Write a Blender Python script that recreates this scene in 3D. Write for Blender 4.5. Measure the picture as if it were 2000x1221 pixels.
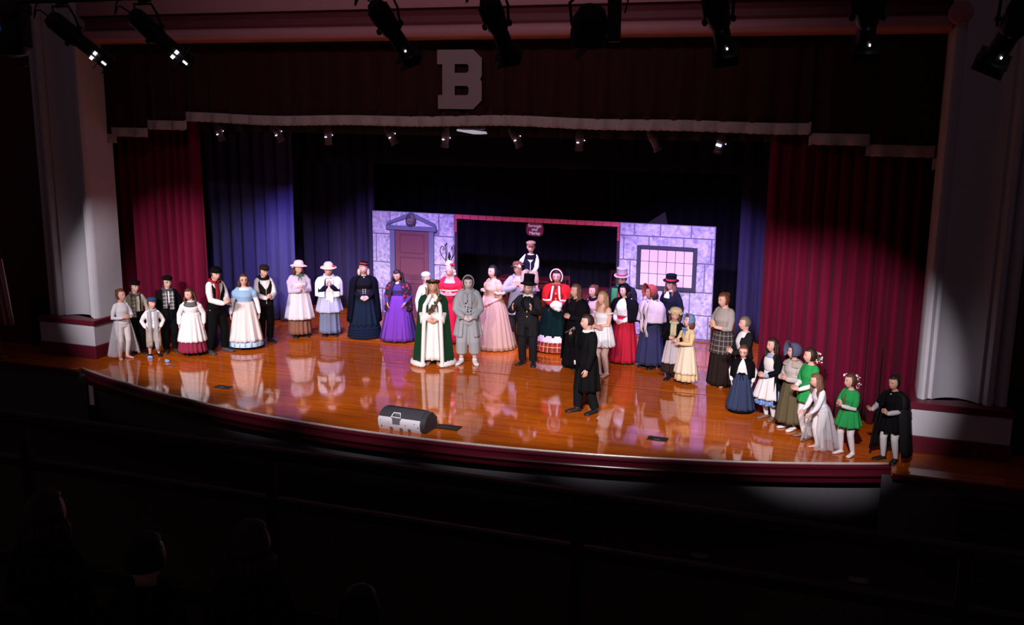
import bpy, bmesh, math, random
import numpy as np
from mathutils import Vector, Matrix

for o in list(bpy.data.objects):
    bpy.data.objects.remove(o, do_unlink=True)
S = bpy.context.scene
COL = S.collection
random.seed(7)
PI = math.pi
R_ = math.radians

# ------------------------------------------------------------------ camera
CAM = np.array((6.47, -15.34, 4.85))
yaw, pit, rol = R_(19.456), R_(11.68), R_(0.5618)
fwd = Vector((-math.sin(yaw)*math.cos(pit), math.cos(yaw)*math.cos(pit), -math.sin(pit)))
rt = Vector((math.cos(yaw), math.sin(yaw), 0))
up = rt.cross(fwd)
rt2 = rt*math.cos(rol)+up*math.sin(rol)
up2 = -rt*math.sin(rol)+up*math.cos(rol)
cd = bpy.data.cameras.new('camera')
cam = bpy.data.objects.new('camera', cd)
COL.objects.link(cam)
m = Matrix((rt2, up2, -fwd)).transposed().to_4x4()
m.translation = Vector(CAM)
cam.matrix_world = m
cd.sensor_fit = 'HORIZONTAL'
cd.sensor_width = 36
cd.lens = 36*1955.57/2000
cd.clip_start = .05
S.camera = cam

# ------------------------------------------------------------------ world, exposure
S.view_settings.view_transform = 'Standard'
S.view_settings.look = 'None'
S.view_settings.gamma = 1
S.view_settings.use_curve_mapping = False
S.view_settings.exposure = 0.0
w = bpy.data.worlds.new('world')
S.world = w
w.use_nodes = True
w.node_tree.nodes['Background'].inputs[0].default_value = (.9, .5, .62, 1)
w.node_tree.nodes['Background'].inputs[1].default_value = .026

# ------------------------------------------------------------------ stage lights
def spot(loc, tgt, energy, color, angle, blend, rad=.06, name='lamp'):
    l = bpy.data.lights.new(name, 'SPOT')
    l.energy = energy
    l.color = color
    l.spot_size = R_(angle)
    l.spot_blend = blend
    l.shadow_soft_size = rad
    o = bpy.data.objects.new(name, l)
    COL.objects.link(o)
    o.location = loc
    d = Vector(tgt)-Vector(loc)
    o.rotation_euler = d.to_track_quat('-Z', 'Y').to_euler()
    return o
WARM = (1, .88, .92)
# front-of-house lamps on the catwalk pipe: (lamp x, target x, target y, energy, cone)
for lx, tx, ty, en, an in [(-5.4, -6.3, 2.0, 2500, 25), (-4.0, -4.7, 1.5, 2300, 26), (.37, -5.6, 2.0, 2100, 22), (-1.6, -2.7, .65, 2600, 28), (1.18, -.9, .4, 2700, 29),
                           (3.15, .9, .4, 2700, 29), (3.94, 2.7, .55, 2500, 28), (5.49, 4.4, 1.4, 2500, 26), (6.38, 5.75, 1.0, 2500, 26)]:
    spot((lx, -8.12, 5.02), (tx, ty, .5), en, WARM, an+3, .60, .07, 'front_lamp')
# dim house lamp over the auditorium catching the beam and the valance
spot((1.5, -9.5, 8.6), (0, .3, 6.0), 620, (1, .70, .78), 74, 1, .3, 'house_lamp')
VIO = (.36, .25, 1.0)
PNK = (.72, .50, 1.0)
for lx, tx, ty, tz, en, an, cl in [(-4.42, -5.6, 3.9, 1.0, 420, 60, VIO), (-3.24, -3.6, 4.6, .8, 800, 70, PNK), (-2.0, -2.9, 5.0, .9, 900, 70, VIO),
                           (-.81, -1.2, 4.0, .8, 800, 70, PNK), (.45, .2, 4.2, .8, 800, 70, PNK), (1.70, 2.4, 5.0, .9, 900, 70, VIO),
                           (2.93, 2.9, 4.9, .9, 820, 70, PNK), (4.15, 3.2, 4.6, .9, 760, 70, VIO), (-5.73, -5.2, 3.6, .9, 260, 60, VIO)]:
    spot((lx, 1.72, 4.12), (tx, ty, tz), en, cl, an, .8, .05, 'electric_lamp')

# ------------------------------------------------------------------ materials
MATS = {}
def mat(name, col, rough=.8, metal=0, var=.12, scale=40, bump=.0, spec=.3, emit=None, es=0, sheen=0, coat=0, alpha=1, stretch=None):
    if name in MATS:
        return MATS[name]
    M = bpy.data.materials.new(name)
    M.use_nodes = True
    nt = M.node_tree
    b = nt.nodes['Principled BSDF']
    b.inputs['Roughness'].default_value = rough
    b.inputs['Metallic'].default_value = metal
    b.inputs['Specular IOR Level'].default_value = spec
    if sheen:
        b.inputs['Sheen Weight'].default_value = sheen
    if coat:
        b.inputs['Coat Weight'].default_value = coat
        b.inputs['Coat Roughness'].default_value = .08
    if alpha < 1:
        b.inputs['Alpha'].default_value = alpha
    if emit:
        b.inputs['Emission Color'].default_value = (*emit, 1)
        b.inputs['Emission Strength'].default_value = es
    tc = nt.nodes.new('ShaderNodeTexCoord')
    mp = nt.nodes.new('ShaderNodeMapping')
    if stretch:
        mp.inputs['Scale'].default_value = stretch
    nz = nt.nodes.new('ShaderNodeTexNoise')
    nz.inputs['Scale'].default_value = scale
    nz.inputs['Detail'].default_value = 4
    mx = nt.nodes.new('ShaderNodeMix')
    mx.data_type = 'RGBA'
    mx.inputs[6].default_value = (*[c*(1-var) for c in col], 1)
    mx.inputs[7].default_value = (*[min(1, c*(1+var)) for c in col], 1)
    nt.links.new(tc.outputs['Object'], mp.inputs[0])
    nt.links.new(mp.outputs[0], nz.inputs[0])
    nt.links.new(nz.outputs[0], mx.inputs[0])
    nt.links.new(mx.outputs[2], b.inputs['Base Color'])
    if bump:
        bp = nt.nodes.new('ShaderNodeBump')
        bp.inputs['Strength'].default_value = bump
        bp.inputs['Distance'].default_value = .01
        nt.links.new(nz.outputs[0], bp.inputs['Height'])
        nt.links.new(bp.outputs[0], b.inputs['Normal'])
    MATS[name] = M
    return M
def cloth(col, name=None, rough=.85, sheen=.0, **k):
    n = name or 'cloth_%03d_%03d_%03d' % tuple(int(c*999) for c in col)
    dk = max(col) < .07
    if dk: col = tuple(c*.42 for c in col)
    return mat(n, col, rough, var=.15, scale=60, bump=.15, sheen=sheen, spec=.04 if dk else .15, **k)

def plaid(name, base, c1, c2, sc=14.0, w1=.5, w2=.12):
    if name in MATS:
        return MATS[name]
    M = bpy.data.materials.new(name)
    M.use_nodes = True
    nt = M.node_tree
    b = nt.nodes['Principled BSDF']
    b.inputs['Roughness'].default_value = .9
    b.inputs['Specular IOR Level'].default_value = .1
    at = nt.nodes.new('ShaderNodeUVMap')
    sp = nt.nodes.new('ShaderNodeSeparateXYZ')
    nt.links.new(at.outputs[0], sp.inputs[0])
    def stripe(i, width, off):
        mu = nt.nodes.new('ShaderNodeMath'); mu.operation = 'MULTIPLY_ADD'; mu.inputs[1].default_value = sc; mu.inputs[2].default_value = off
        nt.links.new(sp.outputs[i], mu.inputs[0])
        fr = nt.nodes.new('ShaderNodeMath'); fr.operation = 'FRACT'
        nt.links.new(mu.outputs[0], fr.inputs[0])
        lt = nt.nodes.new('ShaderNodeMath'); lt.operation = 'LESS_THAN'; lt.inputs[1].default_value = width
        nt.links.new(fr.outputs[0], lt.inputs[0])
        return lt.outputs[0]
    prev = None
    for i, wd, of, cl, fa in ((0, w1, 0, c1, .55), (1, w1, 0, c1, .55), (0, w2, .2, c2, .8), (1, w2, .2, c2, .8)):
        st = stripe(i, wd, of)
        mf = nt.nodes.new('ShaderNodeMath'); mf.operation = 'MULTIPLY'; mf.inputs[1].default_value = fa
        nt.links.new(st, mf.inputs[0])
        mx = nt.nodes.new('ShaderNodeMix'); mx.data_type = 'RGBA'
        if prev is None:
            mx.inputs[6].default_value = (*base, 1)
        else:
            nt.links.new(prev, mx.inputs[6])
        mx.inputs[7].default_value = (*cl, 1)
        nt.links.new(mf.outputs[0], mx.inputs[0])
        prev = mx.outputs[2]
    nt.links.new(prev, b.inputs['Base Color'])
    MATS[name] = M
    return M

def blotch(name, base, spot_c, scale=14, thr=.62, rough=.85):
    """cloth with a printed motif of scattered blots"""
    if name in MATS:
        return MATS[name]
    M = mat(name, base, rough, spec=.15)
    nt = M.node_tree
    b = nt.nodes['Principled BSDF']
    tc = nt.nodes.new('ShaderNodeTexCoord')
    v = nt.nodes.new('ShaderNodeTexVoronoi'); v.inputs['Scale'].default_value = scale
    nt.links.new(tc.outputs['Object'], v.inputs[0])
    lt = nt.nodes.new('ShaderNodeMath'); lt.operation = 'LESS_THAN'; lt.inputs[1].default_value = 1-thr
    nt.links.new(v.outputs['Distance'], lt.inputs[0])
    mx = nt.nodes.new('ShaderNodeMix'); mx.data_type = 'RGBA'
    mx.inputs[6].default_value = (*base, 1); mx.inputs[7].default_value = (*spot_c, 1)
    nt.links.new(lt.outputs[0], mx.inputs[0])
    nt.links.new(mx.outputs[2], b.inputs['Base Color'])
    return M

def wood_floor():
    M = bpy.data.materials.new('polished_stage_boards')
    M.use_nodes = True
    nt = M.node_tree
    b = nt.nodes['Principled BSDF']
    tc = nt.nodes.new('ShaderNodeTexCoord')
    br = nt.nodes.new('ShaderNodeTexBrick')
    br.inputs['Scale'].default_value = 1
    br.inputs['Brick Width'].default_value = 1.9
    br.inputs['Row Height'].default_value = .062
    br.inputs['Mortar Size'].default_value = .0016
    br.inputs['Mortar Smooth'].default_value = .3
    br.inputs['Color1'].default_value = (.60, .140, .008, 1)
    br.inputs['Color2'].default_value = (.45, .090, .005, 1)
    br.inputs['Mortar'].default_value = (.10, .025, .006, 1)
    br.offset_frequency = 2
    br.offset = .37
    nt.links.new(tc.outputs['Object'], br.inputs[0])
    mp = nt.nodes.new('ShaderNodeMapping')
    mp.inputs['Scale'].default_value = (1.2, 26, 1)
    nt.links.new(tc.outputs['Object'], mp.inputs[0])
    nz = nt.nodes.new('ShaderNodeTexNoise'); nz.inputs['Scale'].default_value = 3; nz.inputs['Detail'].default_value = 6
    nt.links.new(mp.outputs[0], nz.inputs[0])
    cr = nt.nodes.new('ShaderNodeValToRGB')
    cr.color_ramp.elements[0].position = .3; cr.color_ramp.elements[0].color = (.62, .55, .5, 1)
    cr.color_ramp.elements[1].position = .75; cr.color_ramp.elements[1].color = (1.25, 1.2, 1.1, 1)
    nt.links.new(nz.outputs[0], cr.inputs[0])
    mx = nt.nodes.new('ShaderNodeMix'); mx.data_type = 'RGBA'; mx.blend_type = 'MULTIPLY'; mx.inputs[0].default_value = 1
    nt.links.new(br.outputs[0], mx.inputs[6]); nt.links.new(cr.outputs[0], mx.inputs[7])
    nt.links.new(mx.outputs[2], b.inputs['Base Color'])
    # scuffed varnish
    n2 = nt.nodes.new('ShaderNodeTexNoise'); n2.inputs['Scale'].default_value = 2.2; n2.inputs['Detail'].default_value = 5
    nt.links.new(tc.outputs['Object'], n2.inputs[0])
    mr = nt.nodes.new('ShaderNodeMapRange'); mr.inputs['To Min'].default_value = .02; mr.inputs['To Max'].default_value = .10
    nt.links.new(n2.outputs[0], mr.inputs[0]); nt.links.new(mr.outputs[0], b.inputs['Roughness'])
    b.inputs['IOR'].default_value = 1.55
    b.inputs['Specular IOR Level'].default_value = .6
    bp = nt.nodes.new('ShaderNodeBump'); bp.inputs['Strength'].default_value = .12; bp.inputs['Distance'].default_value = .003
    nt.links.new(br.outputs['Fac'], bp.inputs['Height']); bp.invert = True
    nt.links.new(bp.outputs[0], b.inputs['Normal'])
    return M

M_FLOOR = wood_floor()
M_PLASTER = mat('column_plaster', (.60, .60, .66), .55, var=.06, scale=6, bump=.05, spec=.4)
M_MAROON = mat('maroon_paint', (.13, .008, .022), .45, var=.15, scale=8, spec=.4)
M_MAROONW = mat('maroon_wall_paint', (.09, .018, .028), .7, var=.15, scale=3)
M_ROSE = mat('rose_plaster', (.50, .23, .26), .6, var=.08, scale=5)
M_VELVET = mat('maroon_velvet', (.125, .003, .024), .8, var=.12, scale=20, spec=.1, sheen=.03, stretch=(1, 1, .15))
M_VELVET2 = mat('crimson_velvet', (.028, .001, .001), .8, var=.12, scale=20, sheen=.1, stretch=(1, 1, .15))
M_NAVY = mat('navy_velour', (.055, .050, .16), .85, var=.15, scale=20, stretch=(1, 1, .15))
M_BLACKV = mat('black_velour', (.012, .011, .020), .95, var=.2, scale=20, stretch=(1, 1, .15), spec=.1)
M_DARKV = mat('midnight_velour', (.030, .026, .060), .9, var=.2, scale=20, stretch=(1, 1, .15), spec=.1)
M_BLACK = mat('black_metal', (.012, .012, .013), .45, var=.1, spec=.4)
M_GREYMET = mat('grey_metal', (.10, .10, .11), .5, var=.1)
M_FRINGE = mat('bullion_fringe', (.48, .39, .39), .8, var=.3, scale=90, bump=.5, stretch=(1, 1, .06))
M_LETTER = mat('felt_letter', (.32, .25, .28), .9, var=.08, scale=30)
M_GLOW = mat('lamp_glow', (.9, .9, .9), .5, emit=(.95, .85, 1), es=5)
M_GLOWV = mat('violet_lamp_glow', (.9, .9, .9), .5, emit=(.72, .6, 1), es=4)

# ------------------------------------------------------------------ mesh helpers
def V(*a):
    return np.array(a, float)
class MB:
    def __init__(s):
        s.v = []; s.f = []; s.m = []; s.n = 0; s.uv = []
    def add(s, g, mi=0):
        v, f = g[0], g[1]
        s.v.append(np.asarray(v, float))
        s.f += [tuple(i+s.n for i in q) for q in f]
        s.m += [mi]*len(f)
        s.uv.append(g[2] if len(g) > 2 else np.zeros((len(v), 2)))
        s.n += len(v)
        return s
    def xf(s, fn):
        s.v = [fn(a) for a in s.v]
        return s
    def mesh(s, name, smooth=True):
        me = bpy.data.meshes.new(name)
        vv = np.concatenate(s.v)
        me.from_pydata(vv.tolist(), [], s.f)
        me.polygons.foreach_set('material_index', s.m)
        uvs = np.concatenate(s.uv)
        if uvs.any():
            ul = me.uv_layers.new(name='UVMap')
            li = np.zeros(len(me.loops), int)
            me.loops.foreach_get('vertex_index', li)
            ul.data.foreach_set('uv', uvs[li].ravel())
        bm = bmesh.new(); bm.from_mesh(me)
        bmesh.ops.recalc_face_normals(bm, faces=bm.faces)
        bm.to_mesh(me); bm.free()
        if smooth:
            me.polygons.foreach_set('use_smooth', [True]*len(me.polygons))
        return me
    def build(s, name, mats, parent=None, smooth=True, loc=None, sharp=None):
        me = s.mesh(name, smooth)
        if sharp:
            me.set_sharp_from_angle(angle=R_(sharp))
        return link(name, me, mats, parent, loc)
def link(name, me, mats, parent=None, loc=None):
    if not isinstance(mats, (list, tuple)):
        mats = [mats]
    for q in mats:
        me.materials.append(q)
    o = bpy.data.objects.new(name, me)
    COL.objects.link(o)
    if parent is not None:
        o.parent = parent
    if loc is not None:
        o.location = loc
    return o
def empty(name, loc=(0, 0, 0), rz=0):
    o = bpy.data.objects.new(name, None)
    o.empty_display_size = .1
    COL.objects.link(o)
    o.location = loc
    o.rotation_euler = (0, 0, rz)
    return o
def tag(o, label=None, cat=None, group=None, kind=None):
    if label: o['label'] = label
    if cat: o['category'] = cat
    if group: o['group'] = group
    if kind: o['kind'] = kind
    return o

def box(c, s):
    c = V(*c); h = V(*s)/2
    v = [c+h*V(a, b, d) for a in (-1, 1) for b in (-1, 1) for d in (-1, 1)]
    return np.array(v), [(0, 1, 3, 2), (4, 6, 7, 5), (0, 4, 5, 1), (2, 3, 7, 6), (0, 2, 6, 4), (1, 5, 7, 3)]
def bbox(c, s, b=.01):
    """box with chamfered edges"""
    bm = bmesh.new()
    bmesh.ops.create_cube(bm, size=1)
    for v in bm.verts:
        v.co = Vector([v.co[i]*s[i]+c[i] for i in range(3)])
    bmesh.ops.bevel(bm, geom=list(bm.edges), offset=b, segments=1, affect='EDGES')
    bm.verts.index_update()
    r = np.array([tuple(v.co) for v in bm.verts]), [tuple(v.index for v in f.verts) for f in bm.faces]
    bm.free()
    return r
def loft(rings, cap=True, closed=True):
    n = len(rings[0]); m = len(rings)
    v = [np.asarray(r, float) for r in rings]
    f = []
    kk = n if closed else n-1
    for i in range(m-1):
        for j in range(kk):
            k = (j+1) % n
            f.append((i*n+j, i*n+k, (i+1)*n+k, (i+1)*n+j))
    vv = np.concatenate(v)
    if cap:
        a = len(vv)
        vv = np.concatenate([vv, [v[0].mean(0)], [v[-1].mean(0)]])
        for j in range(n):
            k = (j+1) % n
            f.append((a, k, j)); f.append((a+1, (m-1)*n+j, (m-1)*n+k))
    return vv, f
def ring(c, rx, ry, n=16, ux=(1, 0, 0), uy=(0, 1, 0)):
    a = np.arange(n)*2*PI/n
    return V(*c)+np.outer(np.cos(a)*rx, V(*ux))+np.outer(np.sin(a)*ry, V(*uy))
def frames(pts):
    pts = [V(*p) for p in pts]
    T = []
    for i in range(len(pts)):
        a = pts[max(i-1, 0)]; b = pts[min(i+1, len(pts)-1)]
        t = b-a; T.append(t/(np.linalg.norm(t)+1e-9))
    u = np.cross(T[0], V(0, 0, 1))
    if np.linalg.norm(u) < .1: u = np.cross(T[0], V(0, 1, 0))
    u /= np.linalg.norm(u)
    out = []
    for t in T:
        u = u-t*np.dot(u, t); u /= np.linalg.norm(u)
        out.append((t, u, np.cross(t, u)))
    return pts, out
def tube(pts, rad, n=8, rnd=True, flat=1.0, rend=True):
    pts, fr = frames(pts)
    if not hasattr(rad, '__len__'): rad = [rad]*len(pts)
    rings = []
    if rnd:
        t, u, w_ = fr[0]
        for d, k in ((-.95, .3), (-.7, .7)): rings.append(ring(pts[0]+t*rad[0]*d, rad[0]*k, rad[0]*k*flat, n, u, w_))
    for p, r, (t, u, w_) in zip(pts, rad, fr):
        rings.append(ring(p, r, r*flat, n, u, w_))
    if rnd and rend:
        t, u, w_ = fr[-1]
        for d, k in ((.7, .7), (.95, .3)): rings.append(ring(pts[-1]+t*rad[-1]*d, rad[-1]*k, rad[-1]*k*flat, n, u, w_))
    return loft(rings)
def smoothpts(pts, k=4):
    """Catmull-Rom through pts"""
    P = [V(*p) for p in pts]
    P = [2*P[0]-P[1]]+P+[2*P[-1]-P[-2]]
    out = []
    for i in range(1, len(P)-2):
        for j in range(k):
            t = j/k
            out.append(.5*((2*P[i])+(-P[i-1]+P[i+1])*t+(2*P[i-1]-5*P[i]+4*P[i+1]-P[i+2])*t*t+(-P[i-1]+3*P[i]-3*P[i+1]+P[i+2])*t**3))
    out.append(P[-2])
    return out
def ell(c, r, n=12, m=8):
    rings = []
    for i in range(1, m):
        a = PI*i/m
        rings.append(ring((c[0], c[1], c[2]-r[2]*math.cos(a)), r[0]*math.sin(a), r[1]*math.sin(a), n))
    v, f = loft(rings, cap=True)
    v[-2] = (c[0], c[1], c[2]-r[2]); v[-1] = (c[0], c[1], c[2]+r[2])
    return v, f
def lathe(prof, n=20, c=(0, 0, 0), sy=1.0):
    rings = [ring((c[0], c[1], c[2]+z), max(r, 1e-4), max(r, 1e-4)*sy, n) for r, z in prof]
    return loft(rings, cap=True)
def sheet(grid, th, closed=False):
    g = np.asarray(grid, float)
    m, n = g.shape[:2]
    if closed:
        du = np.roll(g, -1, 1)-np.roll(g, 1, 1)
    else:
        du = np.gradient(g, axis=1)
    dv = np.gradient(g, axis=0)
    nr = np.cross(du, dv); nr /= np.linalg.norm(nr, axis=2, keepdims=True)+1e-9
    A = (g+nr*th/2).reshape(-1, 3); B = (g-nr*th/2).reshape(-1, 3)
    f = []
    o = m*n
    kk = n if closed else n-1
    for i in range(m-1):
        for j in range(kk):
            k = (j+1) % n
            q = (i*n+j, i*n+k, (i+1)*n+k, (i+1)*n+j)
            f.append(q); f.append(tuple(o+x for x in q[::-1]))
    for j in range(kk):
        k = (j+1) % n
        f.append((j, o+j, o+k, k)); f.append(((m-1)*n+j, (m-1)*n+k, o+(m-1)*n+k, o+(m-1)*n+j))
    if not closed:
        for i in range(m-1):
            f.append((i*n, (i+1)*n, o+(i+1)*n, o+i*n)); f.append((i*n+n-1, o+i*n+n-1, o+(i+1)*n+n-1, (i+1)*n+n-1))
    du_ = np.concatenate([np.zeros((m, 1)), np.cumsum(np.linalg.norm(np.diff(g, axis=1), axis=2), 1)], 1)
    dv_ = np.concatenate([np.zeros((1, n)), np.cumsum(np.linalg.norm(np.diff(g, axis=0), axis=2), 0)], 0)
    uv = np.stack([np.broadcast_to(du_[-1], (m, n)), np.broadcast_to(dv_.mean(1, keepdims=True), (m, n))], 2).reshape(-1, 2)+.001
    return np.concatenate([A, B]), f, np.concatenate([uv, uv])
def prism(poly, y0, y1):
    """poly list of (x,z) extruded along y"""
    n = len(poly)
    v = [(x, y0, z) for x, z in poly]+[(x, y1, z) for x, z in poly]
    f = [tuple(range(n)), tuple(range(2*n-1, n-1, -1))]+[(i, (i+1) % n, n+(i+1) % n, n+i) for i in range(n)]
    return np.array(v, float), f

def remesh(mb, name, voxel, it=3):
    me = mb.mesh(name+'_src')
    o = bpy.data.objects.new('tmp', me)
    COL.objects.link(o)
    r = o.modifiers.new('r', 'REMESH'); r.mode = 'VOXEL'; r.voxel_size = voxel
    s = o.modifiers.new('s', 'SMOOTH'); s.iterations = it; s.factor = .5
    dg = bpy.context.evaluated_depsgraph_get()
    ev = o.evaluated_get(dg)
    out = bpy.data.meshes.new_from_object(ev)
    n = len(out.vertices); co = np.zeros(n*3); out.vertices.foreach_get('co', co)
    fs = [tuple(p.vertices) for p in out.polygons]
    bpy.data.objects.remove(o); bpy.data.meshes.remove(me); bpy.data.meshes.remove(out)
    return co.reshape(-1, 3), fs

# ================================================================== STRUCTURE
def lip_y(x):
    return 16.05-math.sqrt(max(18.45**2-x*x, 0))
XE = 7.05
arc = [(x, lip_y(x)) for x in np.linspace(-XE, XE, 61)]
# stage floor in sections with narrow seams
floor = tag(empty('floor'), 'orange varnished hardwood stage floor with curved front', 'floor', kind='structure')
def slab(poly, name='floor_section', z1=0, z0=-.06, mats=M_FLOOR):
    n = len(poly)
    v = [(x, y, z1) for x, y in poly]+[(x, y, z0) for x, y in poly]
    f = [tuple(range(n)), tuple(range(2*n-1, n-1, -1))]+[(i, (i+1) % n, n+(i+1) % n, n+i) for i in range(n)]
    return MB().add((np.array(v, float), f)).build(name, mats, floor, smooth=False)
slab([(-XE, -.99)]+arc+[(XE, -.99), (XE, 1.40), (-XE, 1.40)])
slab([(-10, 1.445), (10, 1.445), (10, 9.5), (-10, 9.5)])
slab([(-10, -1.15), (-XE-.006, -1.15), (-XE-.006, 1.43), (-10, 1.43)])
slab([(XE+.006, -1.40), (10, -1.40), (10, 1.43), (XE+.006, 1.43)])

MB().add(box((0, 1.4225, -.035), (20, .043, .06))).build('floor_seam', mat('dark_seam', (.012, .005, .003), .9), floor, smooth=False)
def sweep(prof, path, closed=False):
    """prof: (outward, z); path: list of (x,y) with outward normal = right-hand side"""
    P = [V(*p) for p in path]
    rings = []
    for i in range(len(P)):
        t = P[min(i+1, len(P)-1)]-P[max(i-1, 0)]; t /= np.linalg.norm(t)
        nrm = V(t[1], -t[0])
        rings.append([(P[i][0]+nrm[0]*o, P[i][1]+nrm[1]*o, z) for o, z in prof])
    return loft(rings, cap=True, closed=True)
# curved stage front
front = tag(empty('trim_1'), 'curved maroon moulded stage front below the floor', 'stage front', kind='structure')
nose = [(.016*math.cos(a)+.014, .019*math.sin(a)-.010) for a in np.linspace(0, 2*PI, 10, endpoint=False)]
MB().add(sweep(nose, arc)).build('nosing', mat('polished_nosing', (.95, .74, .70), .26, metal=.35, spec=.8, var=.25, scale=6), front)
prof = [(-.02, -.028), (.03, -.028), (.05, -.05), (.05, -.075), (.025, -.085), (.03, -.13), (.06, -.15), (.07, -.175), (.055, -.20), (.02, -.21), (.02, -.29), (-.02, -.31), (-.10, -.34), (-.2, -.34), (-.2, -.028)]
MB().add(sweep(prof, arc)).build('moulding', mat('maroon_gloss', (.10, .007, .02), .22, spec=.6), front, sharp=35)
wallp = [(-.18, -.34), (-.16, -.34), (-.16, -1.1), (-.18, -1.1)]
MB().add(sweep(wallp, arc)).build('lower_wall', mat('grey_front_paint', (.12, .12, .14), .75, var=.08), front)
# side stage fronts
for sx, yy in ((-1, -1.15), (1, -1.40)):
    g = MB()
    g.add(box((sx*8.55, yy-.01, -.05), (2.95, .06, .07)))
    g.build('side_nosing', M_MAROON, front, smooth=False)
    g = MB().add(box((sx*8.47, yy+.10, -.6), (3.06, .06, 1.02)))
    g.build('side_wall', MATS['grey_front_paint'], front, smooth=False)
# auditorium floor, balcony
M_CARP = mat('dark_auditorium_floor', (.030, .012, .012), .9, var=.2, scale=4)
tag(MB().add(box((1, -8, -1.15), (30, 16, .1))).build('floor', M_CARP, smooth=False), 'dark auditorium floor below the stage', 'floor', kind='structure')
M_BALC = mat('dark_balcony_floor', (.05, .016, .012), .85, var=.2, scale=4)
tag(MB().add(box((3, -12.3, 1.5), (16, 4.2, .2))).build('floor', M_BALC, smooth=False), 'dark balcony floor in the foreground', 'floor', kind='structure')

# proscenium columns: profile in plan (dx from inner edge outward, y)
cp = [(0, .55), (0, -.10), (.02, -.16), (.06, -.20), (.10, -.20), (.13, -.16), (.15, -.12), (.18, -.12)]
for k in range(13):
    a = k/12
    cp.append((.20+.62*a, -.14+.20*math.sin(PI*a)**.8))
cp += [(.86, -.12), (.88, -.17), (.92, -.22), (.97, -.22), (1.0, -.18), (1.01, -.12), (1.03, -.10), (1.05, -.16), (1.09, -.20), (1.14, -.20), (1.18, -.14), (1.2, -.05), (1.2, .55)]
for s, nm in ((-1, 'wall_left_column'), (1, 'wall_right_column')):
    side = 'left' if s < 0 else 'right'
    t = tag(empty(nm, (0, 0, 0)), 'fluted grey plaster proscenium column at the %s of the stage' % side, 'column', kind='structure')
    for z0, z1 in ((.74, 7.4),):
        MB().add(loft([[(s*(7.36+dx), y, z) for dx, y in cp] for z in (z0, z1)])).build('shaft', M_PLASTER, t, sharp=40)
    def ped(nm2, x0, x1, yf, za, zb, mt, bev=.008):
        MB().add(bbox((s*(x0+x1)/2, (yf+.6)/2, (za+zb)/2), (x1-x0, .6-yf, zb-za), bev)).build(nm2, mt, t, smooth=False)
    ped('base', 7.26, 8.64, -.42, 0, .24, M_MAROON)
    ped('pedestal', 7.29, 8.61, -.39, .24, .64, M_PLASTER)
    ped('cap', 7.27, 8.63, -.41, .64, .74, M_MAROON)
# beam across the top
bp = [(.55, 5.90), (-.12, 5.90), (-.20, 5.92), (-.24, 5.97), (-.24, 6.03), (-.20, 6.08), (-.15, 6.10)]
t = tag(empty('trim_2'), 'moulded rose plaster beam over the stage opening', 'beam', kind='structure')
def bar(prof, x0, x1, nm, mt):
    MB().add(loft([[(x, y, z) for y, z in prof] for x in (x0, x1)])).build(nm, mt, t, sharp=40)
bar([(.5, 5.90), (-.12, 5.90), (-.20, 5.92), (-.24, 5.97), (-.24, 6.03), (-.20, 6.08), (-.14, 6.10), (.5, 6.10)], -7.36, 7.36, 'lower_bead', M_ROSE)
bar([(.5, 6.10), (-.05, 6.10), (.03, 6.16), (.05, 6.26), (.0, 6.34), (-.10, 6.37), (.5, 6.37)], -7.36, 7.36, 'maroon_cove', mat('dusky_maroon_plaster', (.17, .045, .06), .6))
bar([(.5, 6.37), (-.12, 6.37), (-.14, 6.42), (-.14, 7.6), (.5, 7.6)], -7.36, 7.36, 'frieze', M_ROSE)
MB().add(lathe([(.02, -.1), (.14, -.1), (.16, -.05), (.14, 0), (.07, .02), (.02, .0)], 18)).xf(lambda v: np.stack([v[:, 0]+7.45, -.2+v[:, 2], v[:, 1]+6.12], 1)).build('rosette', M_ROSE, t)
# auditorium side walls and upper wall
tag(MB().add(box((-11.6, .2, 3), (6.0, .3, 9))).build('wall_left', M_MAROONW, smooth=False), 'dark maroon wall left of the stage', 'wall', kind='structure')
tag(MB().add(box((11.6, .2, 3), (6.0, .3, 9))).build('wall_right', M_MAROONW, smooth=False), 'dark maroon wall right of the stage', 'wall', kind='structure')
tag(MB().add(box((0, .4, 8.6), (17.2, .3, 2.2))).build('wall_front', M_ROSE, smooth=False), 'rose plaster wall over the stage beam', 'wall', kind='structure')
tag(MB().add(box((0, 9.6, 3.2), (20, .2, 6.6))).build('wall_back', mat('black_wall', (.01, .01, .012), .95), smooth=False), 'black back wall of the stage', 'wall', kind='structure')
for s, nm in ((-1, 'wall_stage_left'), (1, 'wall_stage_right')):
    tag(MB().add(box((s*10, 5.1, 3.2), (.2, 9, 6.6))).build(nm, MATS['black_wall'], smooth=False), 'black side wall of the stage house', 'wall', kind='structure')
tag(MB().add(box((0, 5.1, 6.7), (20, 9.2, .2))).build('ceiling', MATS['black_wall'], smooth=False), 'black ceiling over the stage', 'ceiling', kind='structure')
for sx in (-1, 1):
    tag(MB().add(box((sx*8.9, .02, .5), (.6, .1, 1.0))).build('baseboard_left' if sx < 0 else 'baseboard_right', mat('black_wainscot', (.008, .006, .008), .8), smooth=False), 'dark panelled wainscot beside the stage', 'wainscot', kind='structure')

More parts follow.
